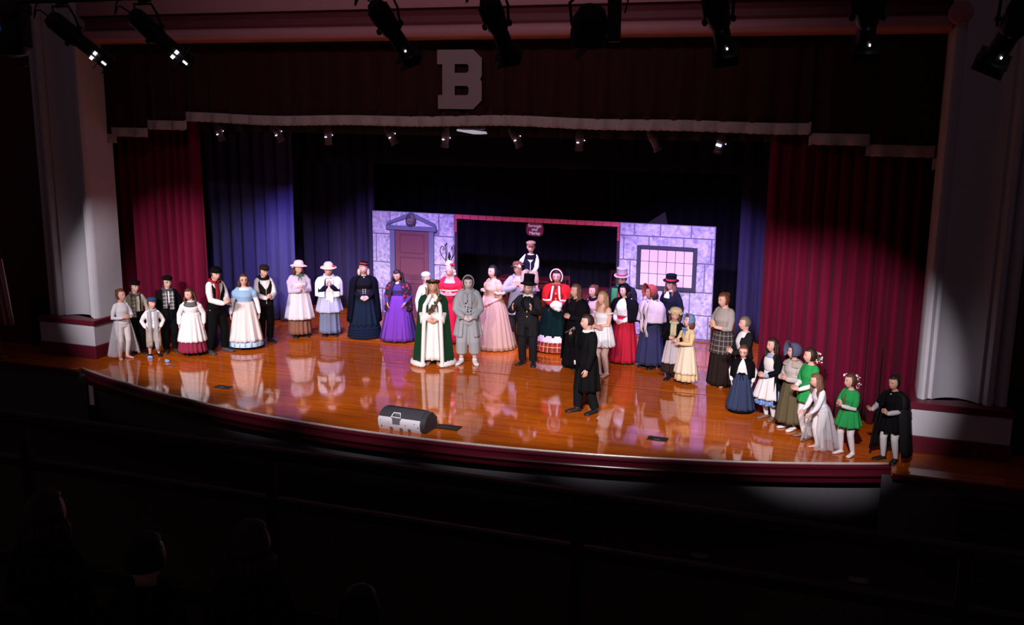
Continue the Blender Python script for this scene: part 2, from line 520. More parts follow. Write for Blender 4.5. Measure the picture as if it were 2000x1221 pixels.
# ================================================================== CURTAINS
def drape(x0, x1, zb, zt, y, wl, amp, seed=0, nz=14, th=.012, flare=.25, top_fn=None, bot_fn=None):
    r = random.Random(seed)
    nx = max(8, int(abs(x1-x0)/wl*10))
    xs = np.linspace(0, 1, nx)
    ph = np.cumsum([r.uniform(.6, 1.4) for _ in range(nx)])
    ph = ph/ph[-1]*(abs(x1-x0)/wl)*2*PI
    am = np.interp(xs, np.linspace(0, 1, 9), [r.uniform(.55, 1.25) for _ in range(9)])
    grid = []
    for i in range(nz):
        t = i/(nz-1)
        row = []
        for j in range(nx):
            X = x0+(x1-x0)*xs[j]
            z1 = top_fn(X) if top_fn else zt
            z0 = bot_fn(X) if bot_fn else zb
            Z = z1+(z0-z1)*t
            a = amp*am[j]*(1-flare+2*flare*t)
            yy = y+a*math.sin(ph[j]+.35*math.sin(3*t+j*.02)) + .3*a*math.sin(2.1*ph[j]+1+t)
            row.append((X+.3*a*math.cos(ph[j]), yy, Z))
        grid.append(row)
    return sheet(np.array(grid), th)
def curtain(name, label, args, mt, **k):
    o = MB().add(drape(*args, **k)).build(name, mt)
    return tag(o, label, 'curtain')
curtain('stage_curtain', 'maroon velvet house curtain gathered at the left side of the stage', (-8.3, -5.90, .02, 6.0, 1.25, .21, .09), M_VELVET, seed=1)
curtain('stage_curtain', 'maroon velvet house curtain gathered at the right side of the stage', (4.97, 7.75, .02, 6.0, .82, .21, .085), M_VELVET, seed=2)
curtain('leg_curtain', 'blue lit navy leg curtain behind the left maroon curtain', (-9.3, -5.45, .03, 6.0, 3.9, .30, .08), M_NAVY, seed=3)
curtain('leg_curtain', 'narrow blue leg curtain showing beside the right maroon curtain', (5.05, 9.3, .03, 6.0, 3.9, .30, .08), M_NAVY, seed=4)
curtain('leg_curtain', 'darker navy leg curtain left of the painted stone flats', (-7.5, -4.45, .03, 6.0, 5.75, .34, .07), M_DARKV, seed=5)
curtain('leg_curtain', 'darker navy leg curtain right of the painted stone flats', (4.0, 7.5, .03, 6.0, 5.75, .34, .07), M_DARKV, seed=6)
curtain('backdrop_curtain', 'black backdrop curtain closing the rear of the stage', (-8.5, 8.5, .02, 6.0, 8.6, .40, .08), M_BLACKV, seed=8)
curtain('border_curtain', 'black overhead border curtain above the painted flats', (-8.5, 8.5, 3.55, 6.59, 5.0, .40, .05), M_BLACKV, seed=9)
curtain('border_curtain', 'dark overhead border curtain just behind the row of stage lamps', (-8.5, 8.5, 4.28, 6.59, 2.35, .40, .05), mat('grey_black_velour', (.022, .024, .028), .95), seed=10)

# valance with stepped fringe
STEPS = [(-7.75, -7.13, 4.24), (-7.30, -6.43, 4.365), (-6.45, -5.56, 4.51), (-5.58, 5.60, 4.655), (5.56, 6.42, 4.485), (6.38, 7.33, 4.335), (7.30, 7.75, 4.16)]
val = tag(empty('curtain_valance', (0, 0, 0)), 'dark red pleated valance with stepped pale fringe and a big letter', 'valance')
for i, (a, b, z) in enumerate(STEPS):
    wav = (lambda X, z=z: z+(.012*math.sin(X*2.1)+.02*math.sin(X*.8+1) if abs(X) < 5.6 else 0)) 
    off = .42+.012*i
    MB().add(drape(a, b, z, 6.0, off, .42, .035, seed=20+i, nz=10, bot_fn=wav, flare=.45)).build('panel', M_VELVET2, val)
    # fringe hung along the lower edge, with cut strands at the bottom
    g = drape(a, b, z-.165, z+.005, off-.02, .42, .042, seed=20+i, nz=5, bot_fn=(lambda X, z=z, wf=wav: wf(X)-.165+.006*math.sin(X*97)), top_fn=(lambda X, wf=wav: wf(X)+.006), flare=.1, th=.02)
    MB().add(g).build('fringe', M_FRINGE, val)
# the letter B, block capitals with slab serifs, cut as an outline with two counters
def letter_B():
    bm = bmesh.new()
    x0, x1, z0, z1 = -.42, .37, 4.785, 5.74
    outer = [(-.42, 5.74), (.22, 5.74), (.37, 5.60), (.37, 5.32), (.33, 5.27), (.37, 5.22), (.37, 4.93), (.22, 4.785), (-.41, 4.785), (-.41, 5.01), (-.33, 5.01), (-.33, 5.51), (-.42, 5.51)]
    # built from strips so that the two counters stay open
    parts = [[(-.42, 5.51), (-.42, 5.74), (.22, 5.74), (.37, 5.60), (.37, 5.51)],
             [(-.33, 5.37), (-.33, 5.51), (-.11, 5.51), (-.11, 5.37)], [(.11, 5.37), (.14, 5.40), (.14, 5.48), (.11, 5.51), (.37, 5.51), (.37, 5.37)],
             [(-.33, 5.16), (-.33, 5.37), (.37, 5.37), (.37, 5.32), (.34, 5.27), (.37, 5.22), (.37, 5.16)],
             [(-.33, 5.01), (-.33, 5.16), (-.11, 5.16), (-.11, 5.01)], [(.11, 5.01), (.14, 5.04), (.14, 5.13), (.11, 5.16), (.37, 5.16), (.37, 5.01)],
             [(-.41, 4.785), (-.41, 5.01), (.37, 5.01), (.37, 4.93), (.22, 4.785)]]
    g = MB()
    for p in parts:
        g.add(prism(p, .325, .35))
    return g
letter_B().build('letter', M_LETTER, val, smooth=False)['label'] = 'pale felt block letter B'

# ================================================================== PAINTED FLATS
def stone_mat(nm, lo, hi, line):
    M = mat(nm, hi, .8, spec=.2)
    nt = M.node_tree; b = nt.nodes['Principled BSDF']
    tc = nt.nodes.new('ShaderNodeTexCoord')
    n1 = nt.nodes.new('ShaderNodeTexNoise'); n1.inputs['Scale'].default_value = 6; n1.inputs['Detail'].default_value = 5; n1.inputs['Distortion'].default_value = 1.6
    nt.links.new(tc.outputs['Object'], n1.inputs[0])
    cr = nt.nodes.new('ShaderNodeValToRGB')
    e = cr.color_ramp.elements
    e[0].position = .30; e[0].color = (*line, 1)
    e[1].position = .66; e[1].color = (*hi, 1)
    x = e.new(.44); x.color = (*lo, 1)
    nt.links.new(n1.outputs[0], cr.inputs[0]); nt.links.new(cr.outputs[0], b.inputs['Base Color'])
    return M
M_STONE = stone_mat('painted_stone', (.40, .39, .46), (.62, .60, .68), (.22, .21, .28))
M_MORTAR = mat('painted_mortar', (.20, .19, .25), .9)
M_BRICK = mat('painted_brick', (.66, .08, .11), .8, var=.25, scale=9)
M_SLATE = mat('slate_blue_paint', (.12, .13, .21), .7, var=.1)
M_DOOR = mat('plum_door_paint', (.15, .05, .065), .6, var=.1)
M_FRAME = mat('charcoal_frame_paint', (.04, .042, .05), .7)
FY = 5.46
def stone(x0, x1, z0, z1, parent, r):
    g = .012
    b = bbox(((x0+x1)/2, FY-.012, (z0+z1)/2), (x1-x0-2*g, .02, z1-z0-2*g), .006)
    v = b[0]
    v[:, 1] += r.uniform(-.003, .003)
    MB().add(b).build('stone_block', M_STONE, parent, smooth=False)
rr = random.Random(3)
fl = tag(empty('stage_flat'), 'painted grey stone wall flat with plum door and pediment', 'stage flat')
MB().add(box((-3.305, FY+.02, 1.22), (2.07, .04, 2.44))).build('backing_panel', M_MORTAR, fl, smooth=False)
for a, b, c0, c1 in [(-4.34, -3.88, 1.91, 2.44), (-3.88, -2.65, 2.05, 2.44), (-2.65, -2.27, 1.92, 2.44), (-4.34, -4.24, 1.25, 1.91), (-4.24, -3.87, 1.25, 1.91),
                     (-2.78, -2.27, 1.26, 1.92), (-4.34, -3.87, .62, 1.25), (-2.78, -2.63, .62, 1.26), (-2.63, -2.27, .62, 1.26), (-4.34, -4.10, .03, .62), (-4.10, -3.87, .03, .62), (-2.78, -2.27, .03, .62)]:
    stone(a, b, c0, c1, fl, rr)
dr = MB().add(bbox((-3.32, FY-.02, 1.005), (.84, .04, 2.01), .004)).build('door', M_DOOR, fl, smooth=False)
for zc, h in ((1.72, .42), (1.20, .40), (.93, .05), (.55, .50)):
    for k, (wd, hh_) in enumerate(((.60, h),)):
        fr = MB()
        for (cx, cz, sx, sz) in ((-3.32, zc+hh_/2, wd, .022), (-3.32, zc-hh_/2, wd, .022), (-3.32-wd/2, zc, .022, hh_), (-3.32+wd/2, zc, .022, hh_)):
            fr.add(bbox((cx, FY-.046, cz), (sx, .014, sz), .004))
        fr.build('door_panel_moulding', mat('plum_dark', (.12, .04, .06), .6), dr, smooth=False)
MB().add(ell((-2.98, FY-.06, 1.0), (.03, .035, .03))).build('door_knob', mat('brass', (.5, .33, .12), .3, 1), dr)
for xx in (-3.815, -2.83):
    MB().add(bbox((xx, FY-.025, 1.01), (.125, .06, 2.02), .006)).build('door_casing', M_SLATE, fl, smooth=False)
MB().add(bbox((-3.335, FY-.035, 2.075), (1.26, .08, .10), .006)).build('door_head', M_SLATE, fl, smooth=False)
for s in (-1, 1):
    p = [(-3.335+s*.63, 2.125), (-3.335+s*.60, 2.20), (-3.335+s*.03, 2.435), (-3.335, 2.435), (-3.335, 2.34)]
    MB().add(prism(p, FY-.06, FY-.01)).build('pediment_rake', M_SLATE, fl, smooth=False)
kn = MB().add(ell((-3.335, FY-.06, 2.255), (.13, .045, .165), 18, 12)).build('door_medallion', mat('bronze_paint', (.06, .05, .06), .5), fl)
g = MB()
for sx in (-1, 1):
    g.add(tube(smoothpts([(-3.335+sx*.01, FY-.108, 2.19), (-3.335+sx*.05, FY-.105, 2.21), (-3.335+sx*.055, FY-.105, 2.27), (-3.335+sx*.02, FY-.11, 2.29), (-3.335+sx*.015, FY-.11, 2.24)]), .009, 6))
g.build('scroll_relief', mat('bronze_light', (.30, .24, .26), .4), kn)

fr_ = tag(empty('stage_flat'), 'painted grey stone wall flat with a pale mullioned window', 'stage flat')
MB().add(box((2.555, FY+.02, 1.22), (2.03, .04, 2.44))).build('backing_panel', M_MORTAR, fr_, smooth=False)
for z0, z1, xs in [(2.17, 2.44, (1.545, 1.86, 2.42, 3.07, 3.57)), (1.65, 2.17, (1.545, 1.64, 2.18, 2.92, 3.5, 3.57)), (1.04, 1.65, (1.545, 1.79, 1.96)), (1.04, 1.65, (3.19, 3.38, 3.57)),
                   (.55, 1.04, (1.545, 1.84, 2.1, 2.52, 3.09, 3.57)), (.03, .55, (1.545, 1.94, 2.65, 3.07, 3.5, 3.57))]:
    for a, b in zip(xs[:-1], xs[1:]):
        stone(a, b, z0, z1, fr_, rr)
wn = MB()
for (cx, cz, sx, sz) in ((2.575, 1.945, 1.108, .08), (2.575, 1.085, 1.108, .08), (1.98, 1.515, .08, .93), (3.17, 1.515, .08, .93)):
    wn.add(bbox((cx, FY-.04, cz), (sx, .05, sz), .006))
wn = wn.build('window', M_FRAME, fr_, smooth=False)
M_PANE = mat('painted_pane', (.80, .62, .62), .45, var=.05, scale=3, spec=.4)  # panes are pale pinkish paint without emission
for i in range(6):
    for j in range(3):
        MB().add(bbox((2.02+.185*(i+.5), FY-.034, 1.125+.26*(j+.5)), (.174, .012, .249), .003)).build('pane', M_PANE, wn, smooth=False)
MB().add(box((2.575, FY-.03, 1.515), (1.12, .01, .8))).build('muntin_panel', M_FRAME, wn, smooth=False)

li = tag(empty('stage_flat'), 'long red brick lintel over dark opening between the stone flats', 'stage flat')
MB().add(box((-.36, FY+.01, 2.39), (3.8, .03, .105))).build('backing_panel', mat('dark_brick_joint', (.22, .04, .06), .9), li, smooth=False)
bmsh = MB().add(bbox((0, 0, 0), (.182, .02, .096), .004)).mesh('brick', False)
bmsh.materials.append(M_BRICK)
for i in range(20):
    o = bpy.data.objects.new('brick', bmsh); COL.objects.link(o); o.parent = li
    o.location = (-2.26+.19*(i+.5), FY-.016, 2.39+rr.uniform(-.002, .002))
vb = MB().add(bbox((0, 0, 0), (.05, .02, .098), .004)).mesh('brick', False); vb.materials.append(mat('dark_red_brick', (.40, .05, .08), .8))  # jamb bricks in a darker red
for X in (-2.235, 1.515):
    MB().add(box((X, FY+.012, 1.17), (.06, .03, 2.34))).build('jamb', mat('dark_jamb', (.03, .015, .025), .8), li, smooth=False)
    for i in range(3):
        o = bpy.data.objects.new('brick', vb); COL.objects.link(o); o.parent = li
        o.location = (X, FY-.015, 2.29-.1*i)
# hanging sign
def text_mesh(txt, size, ext=.004, shear=.0):
    cu = bpy.data.curves.new('txt', 'FONT')
    cu.body = txt; cu.size = size; cu.align_x = 'CENTER'; cu.align_y = 'CENTER'; cu.extrude = ext; cu.shear = shear
    cu.offset = .0022
    o = bpy.data.objects.new('txt', cu); COL.objects.link(o)
    me = bpy.data.meshes.new_from_object(o.evaluated_get(bpy.context.evaluated_depsgraph_get()))
    bpy.data.objects.remove(o)
    return me
sg = tag(empty('hanging_sign', (-.35, 5.42, 2.20)), 'small dark red hanging sign with white lettering under the brick lintel', 'sign')
a8 = [(.20*math.copysign(abs(math.cos(a))**.6, math.cos(a)), .15*math.copysign(abs(math.sin(a))**.6, math.sin(a))) for a in np.linspace(0, 2*PI, 20, endpoint=False)]
MB().add(prism(a8, -.012, .012)).build('board', mat('sign_red', (.16, .015, .03), .6), sg, smooth=False)
for i, (tx, dz) in enumerate((('Scrooge', .078), ('and', 0), ('Marley', -.085))):
    o = link('lettering', text_mesh(tx, .092), mat('sign_white', (.75, .62, .66), .6), sg, (0, -.016, dz))
    o.rotation_euler = (PI/2, 0, 0)
for xx in (-.10, .10):
    MB().add(tube([(xx, 0, .12), (xx, .03, .2)], .006, 6)).build('hanger', M_BLACK, sg)
# brace board leaning behind the right flat
MB_ = MB().add(prism([(-.05, -2.62), (.05, -2.62), (.05, -.22), (.20, -.22), (.13, .06), (-.28, -.22), (-.05, -.22)], -.02, .02))
tag(MB_.build('brace_board', mat('raw_timber', (.010, .007, .008), .8), None, smooth=False, loc=(2.32, 5.72, 2.62)), 'dim triangular board poking up behind the right stone flat', 'board')

# ================================================================== PEOPLE
SKIN = {'fair': (.62, .36, .28), 'pink': (.66, .38, .31), 'tan': (.48, .26, .18), 'pale': (.60, .47, .42), 'grey': (.50, .42, .40)}
def skin(k): return mat('skin_'+k, SKIN[k], .55, var=.06, scale=12, spec=.3)
M_EYE = mat('eye_white', (.75, .73, .72), .3); M_IRIS = mat('iris', (.02, .012, .01), .3); M_LIP = mat('lip', (.42, .10, .10), .5)
def hairm(c): return mat('hair_%02x%02x%02x' % tuple(int(x*255) for x in c), c, .5, var=.55, scale=60, bump=.9, stretch=(1, 1, .15), spec=.3)
BROWN = (.075, .032, .016); DBROWN = (.028, .013, .009); BLACKH = (.008, .006, .006); BLONDE = (.36, .20, .085); AUBURN = (.13, .04, .018); GREYH = (.25, .22, .2); WHITEH = (.8, .74, .72)

def sm(a, b, x):
    t = np.clip((x-a)/(b-a), 0, 1); return t*t*(3-2*t)
def sph(n=28, m=20):
    rings = []
    for i in range(1, m):
        a = PI*i/m
        rings.append(ring((0, 0, -math.cos(a)), math.sin(a), math.sin(a), n))
    v, f = loft(rings); v[-2] = (0, 0, -1); v[-1] = (0, 0, 1)
    return v, f
SPH = sph()
def head_geo():
    d, f = SPH
    low = np.clip(-d[:, 2], 0, 1)
    x = d[:, 0]*.335*(1-.34*low**1.4); y = d[:, 1]*.41; z = d[:, 2]*.5
    y = np.where(d[:, 1] > 0, y*(1-.42*low), y)
    fr = (d[:, 1] < 0)
    G = lambda cx, cz, sx, sz: np.exp(-((x-cx)/sx)**2-((z-cz)/sz)**2)*fr
    y = y-.085*G(0, -.10, .05, .075)-.03*G(0, .0, .04, .07)+.035*(G(.13, .03, .075, .05)+G(-.13, .03, .075, .05))-.02*G(0, -.25, .09, .04)-.03*G(0, -.42, .09, .06)
    return np.stack([x, y, z], 1), f
HEAD = head_geo()
def hair_geo(low=-.35, face=.55, thick=1.0, seed=0, fringe=0):
    d, f = SPH
    r = np.random.RandomState(seed)
    q = -d[:, 1]
    fm = sm(.12, .34, q)*sm(face+.12, face-.06, d[:, 2])
    lm = sm(low, low-.2, d[:, 2])
    k = 1.10+.05*(thick-1)*4
    sc = np.maximum(fm, lm)
    scale = k*(1-sc)+.80*sc+r.uniform(-.015, .015, len(d))*(1-sc)
    lw = np.clip(-d[:, 2], 0, 1)
    return np.stack([d[:, 0]*.345*scale*(1-.1*lw), d[:, 1]*.425*scale*np.where(d[:, 1] > 0, 1-.2*lw, 1), d[:, 2]*.5*scale*.99], 1), f
def ik(a, b, la, lb, pole):
    a = V(*a); b = V(*b); d = b-a; L = np.linalg.norm(d)
    if L > (la+lb)*.995:
        b = a+d/L*(la+lb)*.995; d = b-a; L = np.linalg.norm(d)
    u = d/L
    p = V(*pole); p = p-u*np.dot(p, u); p /= np.linalg.norm(p)+1e-9
    x = (la*la-lb*lb+L*L)/(2*L); h = math.sqrt(max(la*la-x*x, 0))
    return a+u*x+p*h, b
TOR = [(.445, .060, .045, 0), (.47, .088, .064, 0), (.52, .098, .072, .004), (.56, .092, .066, .002), (.62, .078, .056, 0), (.67, .084, .060, -.002), (.72, .092, .067, -.004), (.765, .094, .060, 0), (.80, .084, .050, .004), (.825, .062, .042, .006), (.845, .036, .036, .006)]
ARM = {  # wrist, finger direction, palm normal for the right hand (x<0); mirrored for the left
    'clap': ((-.028, -.165, .655), (.15, -.35, .92), (1, 0, .0)),
    'clapmid': ((-.03, -.175, .60), (.25, -.75, .6), (1, 0, 0)),
    'claplow': ((-.035, -.16, .57), (.3, -.85, .35), (1, 0, .2)),
    'face': ((-.03, -.135, .735), (.1, -.25, .95), (1, 0, 0)),
    'clasp': ((-.058, -.118, .56), (.85, -.4, -.3), (.1, .9, -.2)),
    'claspup': ((-.055, -.135, .63), (.85, -.35, .2), (.1, .9, -.1)),
    'fold': ((.01, -.12, .60), (.95, -.15, .05), (0, .9, -.1)),
    'down': ((-.150, -.02, .475), (.05, -.12, -1), (1, 0, 0)),
    'side': ((-.175, -.03, .48), (-.05, -.12, -1), (1, 0, 0)),
    'out': ((-.16, -.17, .60), (-.35, -.75, .3), (.7, 0, .7)),
}
PEOPLE_GROUP = 'costumed cast members on the stage'
class Person:
    def __init__(s, label, x, y, H, turn=0, hr=7.2, bw=1.0, fem=False, sk='fair', lean=0, side=0, yaw=0, pitch=0, roll=0, arms=('down', 'down'),
                 feet=((-.055, 0), (.055, 0)), toes=(12, 12), hair=BROWN, z=0, bare=False, legs=None, pole=None, group=PEOPLE_GROUP, name='person', bust=.012, shw=.098, rz=None):
        s.H = H; s.hh = 1.10*H/hr; s.bw = bw; s.fem = fem
        if rz is None:
            rz = math.atan2(CAM[0]-x, y-CAM[1])+R_(turn)
        s.rz = rz
        s.root = tag(empty(name, (x, y, z), rz), label, 'person', group)
        s.skn = skin(sk); s.hair_c = hair
        s.lean = R_(lean); s.sidel = R_(side)
        s.zsh = H-1.34*s.hh
        s.mz = lambda t: (t*H if t <= .47 else (.47*H+(t-.47)/.33*(s.zsh-.47*H) if t <= .80 else s.zsh+(t-.80)/.09*(H-.80*s.hh-s.zsh)))
        ys = .004*H
        s.sh = [V(-shw*H*bw, ys, s.zsh-.006*H), V(shw*H*bw, ys, s.zsh-.006*H)]
        s.hc = V(0, -.012*H, H-s.hh*.5)
        s.yaw, s.pitch, s.roll = R_(yaw), R_(pitch), R_(roll)
        s.bust = bust if fem else 0
        # arms
        s.arm = []
        for i, a in enumerate(arms):
            sg_ = 1 if i == 0 else -1
            if isinstance(a, str): w_, d, n = ARM[a]
            else: w_, d, n = a
            if isinstance(a, str) or True:
                w_ = V(w_[0]*sg_, w_[1], w_[2]); d = V(d[0]*sg_, d[1], d[2]); n = V(n[0]*sg_, n[1], n[2])
            w_ = V(w_[0]*H*(bw if abs(w_[0]) > .1 else 1), w_[1]*H, s.mz(w_[2]))
            pl = (-.55*sg_, .45, -.75) if not pole or not pole[i] else pole[i]
            e, w2 = ik(s.sh[i], w_, .170*H, .150*H, pl)
            s.arm.append((s.sh[i], e, w2, d/np.linalg.norm(d), n/np.linalg.norm(n)))
        # legs
        s.leg = []
        for i in range(2):
            sg_ = -1 if i == 0 else 1
            h = V(sg_*.05*H*bw, 0, .48*H)
            if legs:
                an, pl = legs[i]; an = V(*an)*H
            else:
                an = V(feet[i][0]*H, feet[i][1]*H+.015*H, .042*H); pl = (.12*sg_, -1, 0)
            k, an = ik(h, an, .215*H, .232*H, pl)
            s.leg.append((h, k, an, R_(toes[i])*sg_))
        s.bare = bare
    def bend(s, v):
        v = np.array(v, float)
        zh = .50*s.H
        for ang, ax in ((s.lean, 0), (s.sidel, 1)):
            if not ang: continue
            w_ = sm(zh, zh+.10*s.H, v[:, 2])*ang
            c, sn = np.cos(w_), np.sin(w_); dz = v[:, 2]-zh
            if ax == 0:
                y, z = v[:, 1]*c-dz*sn, v[:, 1]*sn+dz*c
                u = v[:, 2] > zh
                v[:, 1] = np.where(u, y, v[:, 1]); v[:, 2] = np.where(u, z+zh, v[:, 2])
            else:
                x, z = v[:, 0]*c+dz*sn, -v[:, 0]*sn+dz*c
                u = v[:, 2] > zh
                v[:, 0] = np.where(u, x, v[:, 0]); v[:, 2] = np.where(u, z+zh, v[:, 2])
        return v
    def out(s, mb, name, mats, sharp=None, label=None):
        mb.xf(s.bend)
        o = mb.build(name, mats, s.root, sharp=sharp)
        if label: o['label'] = label
        return o
    def hm(s, v):
        """head-unit coordinates -> local"""
        v = np.asarray(v, float)*s.hh
        cy, sy = math.cos(s.yaw), math.sin(s.yaw); cp_, sp = math.cos(s.pitch), math.sin(s.pitch); cr, sr = math.cos(s.roll), math.sin(s.roll)
        piv = V(0, .08*s.hh, -.5*s.hh)
        v = v-piv
        x, y, z = v.T
        x, z = x*cr+z*sr, -x*sr+z*cr
        y, z = y*cp_-z*sp, y*sp+z*cp_
        x, y = x*cy-y*sy, x*sy+y*cy
        return np.stack([x, y, z], 1)+piv+s.hc
    def hmb(s, *gs):
        m_ = MB()
        for g in gs:
            m_.add((s.hm(g[0]), g[1])+tuple(g[2:]))
        return m_
    # ---- volumes
    def torso(s, infl=0, z0=.445, z1=.845, n=20, extra=0):
        H = s.H; inf = infl*H
        rings = []
        zz = [t[0] for t in TOR]
        lv = sorted(set([z0, z1]+[t for t in zz if z0 < t < z1]))
        for t in lv:
            rx = np.interp(t, zz, [q[1] for q in TOR])*H*s.bw; ry = np.interp(t, zz, [q[2] for q in TOR])*H*s.bw; yo = np.interp(t, zz, [q[3] for q in TOR])*H
            if s.fem:
                k = math.exp(-((t-.72)/.045)**2); rx -= .006*H*math.exp(-((t-.63)/.05)**2); ry += s.bust*.7*H*k; yo -= s.bust*.6*H*k
            rings.append(ring((0, yo, s.mz(t)), rx+inf, ry+inf, n))
        return loft(rings)
    def armtube(s, i, infl=0, a=0.0, b=1.0, r=None):
        H = s.H; S0, E_, W_, d, n = s.arm[i]
        P = [S0*.75+V(0, S0[1], S0[2])*.25, S0*.55+E_*.45, E_, E_*.45+W_*.55, W_]
        P[0][2] = S0[2]+.002*H
        rr_ = r or [.036, .031, .027, .024, .018]
        ts = [0, .25, .5, .78, 1.0]
        tt = [a]+[t for t in ts if a < t < b]+[b]
        pts = []; rad = []
        arr = np.array(P)
        for t in tt:
            pts.append([np.interp(t, ts, arr[:, k]) for k in range(3)]); rad.append(np.interp(t, ts, rr_)*H*(.9+.1*s.bw)+infl*H)
        return tube(pts, rad, 10)
    def legtube(s, i, infl=0, b=1.0, rr_=(.058, .050, .038, .034, .022)):
        H = s.H; h, k, an, to = s.leg[i]
        P = np.array([h, h*.5+k*.5, k, k*.6+an*.4, an]); ts = [0, .25, .5, .7, 1]
        tt = [t for t in ts if t < b]+[b]
        return tube([[np.interp(t, ts, P[:, q]) for q in range(3)] for t in tt], [np.interp(t, ts, rr_)*H*(.85+.15*s.bw)+infl*H for t in tt], 10, rend=b > .999)
    def footdir(s, i):
        a = s.leg[i][3]
        return V(math.sin(a), -math.cos(a), 0)
    def foot_geo(s, i, infl=0, toe=1.0):
        H = s.H; an = s.leg[i][2]; d = s.footdir(i); u = V(-d[1], d[0], 0)
        zb = an[2]-.042*H
        R = []
        for t, wd, ht in ((-.034, .012, .02), (-.028, .022, .036), (0, .026, .052), (.035, .026, .040), (.075, .031, .028), (.105*toe, .028, .022), (.125*toe, .012, .013)):
            c = an+d*t*H; hz = ht*H+infl*H*.5
            wdd = wd*H+infl*H
            ring_ = []
            for a in np.arange(10)*2*PI/10:
                zz = zb+hz/2+hz/2*math.sin(a)
                ring_.append(V(c[0], c[1], 0)+u*wdd*math.cos(a)*(1 if math.sin(a) < .3 else .85)+V(0, 0, max(zz, zb)))
            R.append(ring_)
        return loft(R)
    def hand(s, i, mb):
        H = s.H; S0, E_, W_, d, n = s.arm[i]
        n = n-d*np.dot(n, d); n /= np.linalg.norm(n)
        sd = np.cross(d, n)
        # thumb side: towards the body's front/up for either hand
        sgn = 1 if np.dot(sd, V(0, -.6, 1)) > 0 else -1
        sd = sd*sgn
        k = .105*H/.19*1.0
        L = lambda a, b, c: W_+d*a*k+sd*b*k+n*c*k
        P = []
        for t, wd, th in ((-.01, .026, .020), (.03, .036, .017), (.06, .042, .015), (.085, .041, .012), (.095, .034, .008)):
            P.append(ring(L(t, 0, 0), wd*k, th*k, 10, sd, n))
        mb.add(loft(P))
        for j, (off, ln) in enumerate(((.030, .070), (.010, .080), (-.011, .074), (-.030, .056))):
            a = L(.082, off, 0); b = L(.082+ln*.45, off*1.12, .006); c = L(.082+ln*.75, off*1.12, .020); e = L(.082+ln*.95, off*1.1, .034)
            mb.add(tube([a, b, c, e], [.0098*k, .009*k, .0082*k, .0068*k], 6))
        mb.add(tube([L(.025, .028, .004), L(.055, .052, .012), L(.085, .060, .020), L(.105, .060, .026)], [.013*k, .0115*k, .010*k, .008*k], 6))
    # ---- the body
    def body(s, legs=True, feet=True, brow=None):
        H = s.H
        m_ = MB()
        m_.add(s.torso())
        m_.add(tube([V(0, .006*H, s.mz(.82)), V(0, .0, H-s.hh*.95), s.hc+V(0, .05*s.hh, -.15*s.hh)], [.036*H, .031*H*(.5+.5*s.bw), .3*s.hh], 12))
        for i in range(2):
            m_.add(s.armtube(i))
            m_.add(s.legtube(i))
        for i in range(2):
            m_.add(s.foot_geo(i))
        v, f = remesh(m_, 'body', .0125*max(H/1.7, .8), 3)
        b = MB().add((v, f))
        b.add((s.hm(HEAD[0]), HEAD[1]))
        for sx in (-1, 1):
            g = ell((sx*.33, .04, -.03), (.03, .06, .1), 8, 6); b.add((s.hm(g[0]), g[1]))
            g = ell((sx*.13, -.335, .03), (.060, .03, .036), 8, 6); b.add((s.hm(g[0]), g[1]), 1)
            g = ell((sx*.13, -.352, .03), (.034, .020, .034), 8, 6); b.add((s.hm(g[0]), g[1]), 2)
            g = ell((sx*.13, -.368, .105), (.085, .02, .02), 8, 4); b.add((s.hm(g[0]), g[1]), 4)
        g = ell((0, -.372, -.25), (.10, .024, .034), 10, 6); b.add((s.hm(g[0]), g[1]), 3)
        for i in range(2):
            s.hand(i, b)
        s.out(b, 'body', [s.skn, M_EYE, M_IRIS, M_LIP, hairm(brow or s.hair_c)])
        return s
    # ---- hair
    def hair(s, style='short', length=.3, col=None, part='hair', seed=1):
        c = col or s.hair_c
        hm_ = hairm(c)
        if style == 'short': gs = [hair_geo(-.25, .55, seed=seed)]
        elif style == 'bald': return s
        else: gs = [hair_geo(-.55, .6, 1.15, seed=seed)]
        hh = s.hh
        m_ = s.hmb(*gs)
        if style == 'long':
            L = length*s.H/hh
            R = []
            for t, rx, ry, y in ((0, .34, .30, .08), (.15, .40, .30, .12), (.35, .42, .26, .17), (.6, .40, .20, .22), (.85, .34, .14, .24), (1, .22, .07, .24)):
                z = .12-t*L
                a = np.arange(18)*2*PI/18
                wob = 1+.09*np.sin(a*9+t*6)
                R.append(np.stack([rx*np.cos(a)*wob, y+ry*np.sin(a)*wob, np.full(18, z)], 1))
            g = loft(R)
            m_.add((g[0]*hh+s.hc, g[1]))
            rs = random.Random(seed+3)
            for sx in (-1, 1):
                for q in range(7):
                    f_ = q/6; ox = rs.uniform(-.03, .03); wv = rs.uniform(.02, .05); ll = L*rs.uniform(.30, .42)
                    y0 = -.16+.26*f_
                    p = smoothpts([(sx*(.31+.06*f_), y0+.04, .14), (sx*(.40+ox), y0-.02, -.2), (sx*(.43+ox+wv), y0-.06, -.5), (sx*(.42+ox-wv), y0-.12*(1-f_), -.5-ll*.5), (sx*(.41+ox+wv), y0-.16*(1-f_), -.5-ll)], 3)
                    n_ = len(p)
                    g = tube(p, [.05+.02*math.sin(PI*j/n_) if j < n_-2 else .03 for j in range(n_)], 6)
                    m_.add((g[0]*hh+s.hc, g[1]))
        if style == 'bob':
            for a in np.linspace(-.1*PI, 1.1*PI, 11):
                g = ell((.40*math.cos(a), .10+.34*math.sin(a), -.32), (.13, .13, .30), 8, 6); m_.add((s.hm(g[0]), g[1]))
        if style == 'bun':
            g = ell((0, .36, .28), (.2, .18, .2)); m_.add((s.hm(g[0]), g[1]))
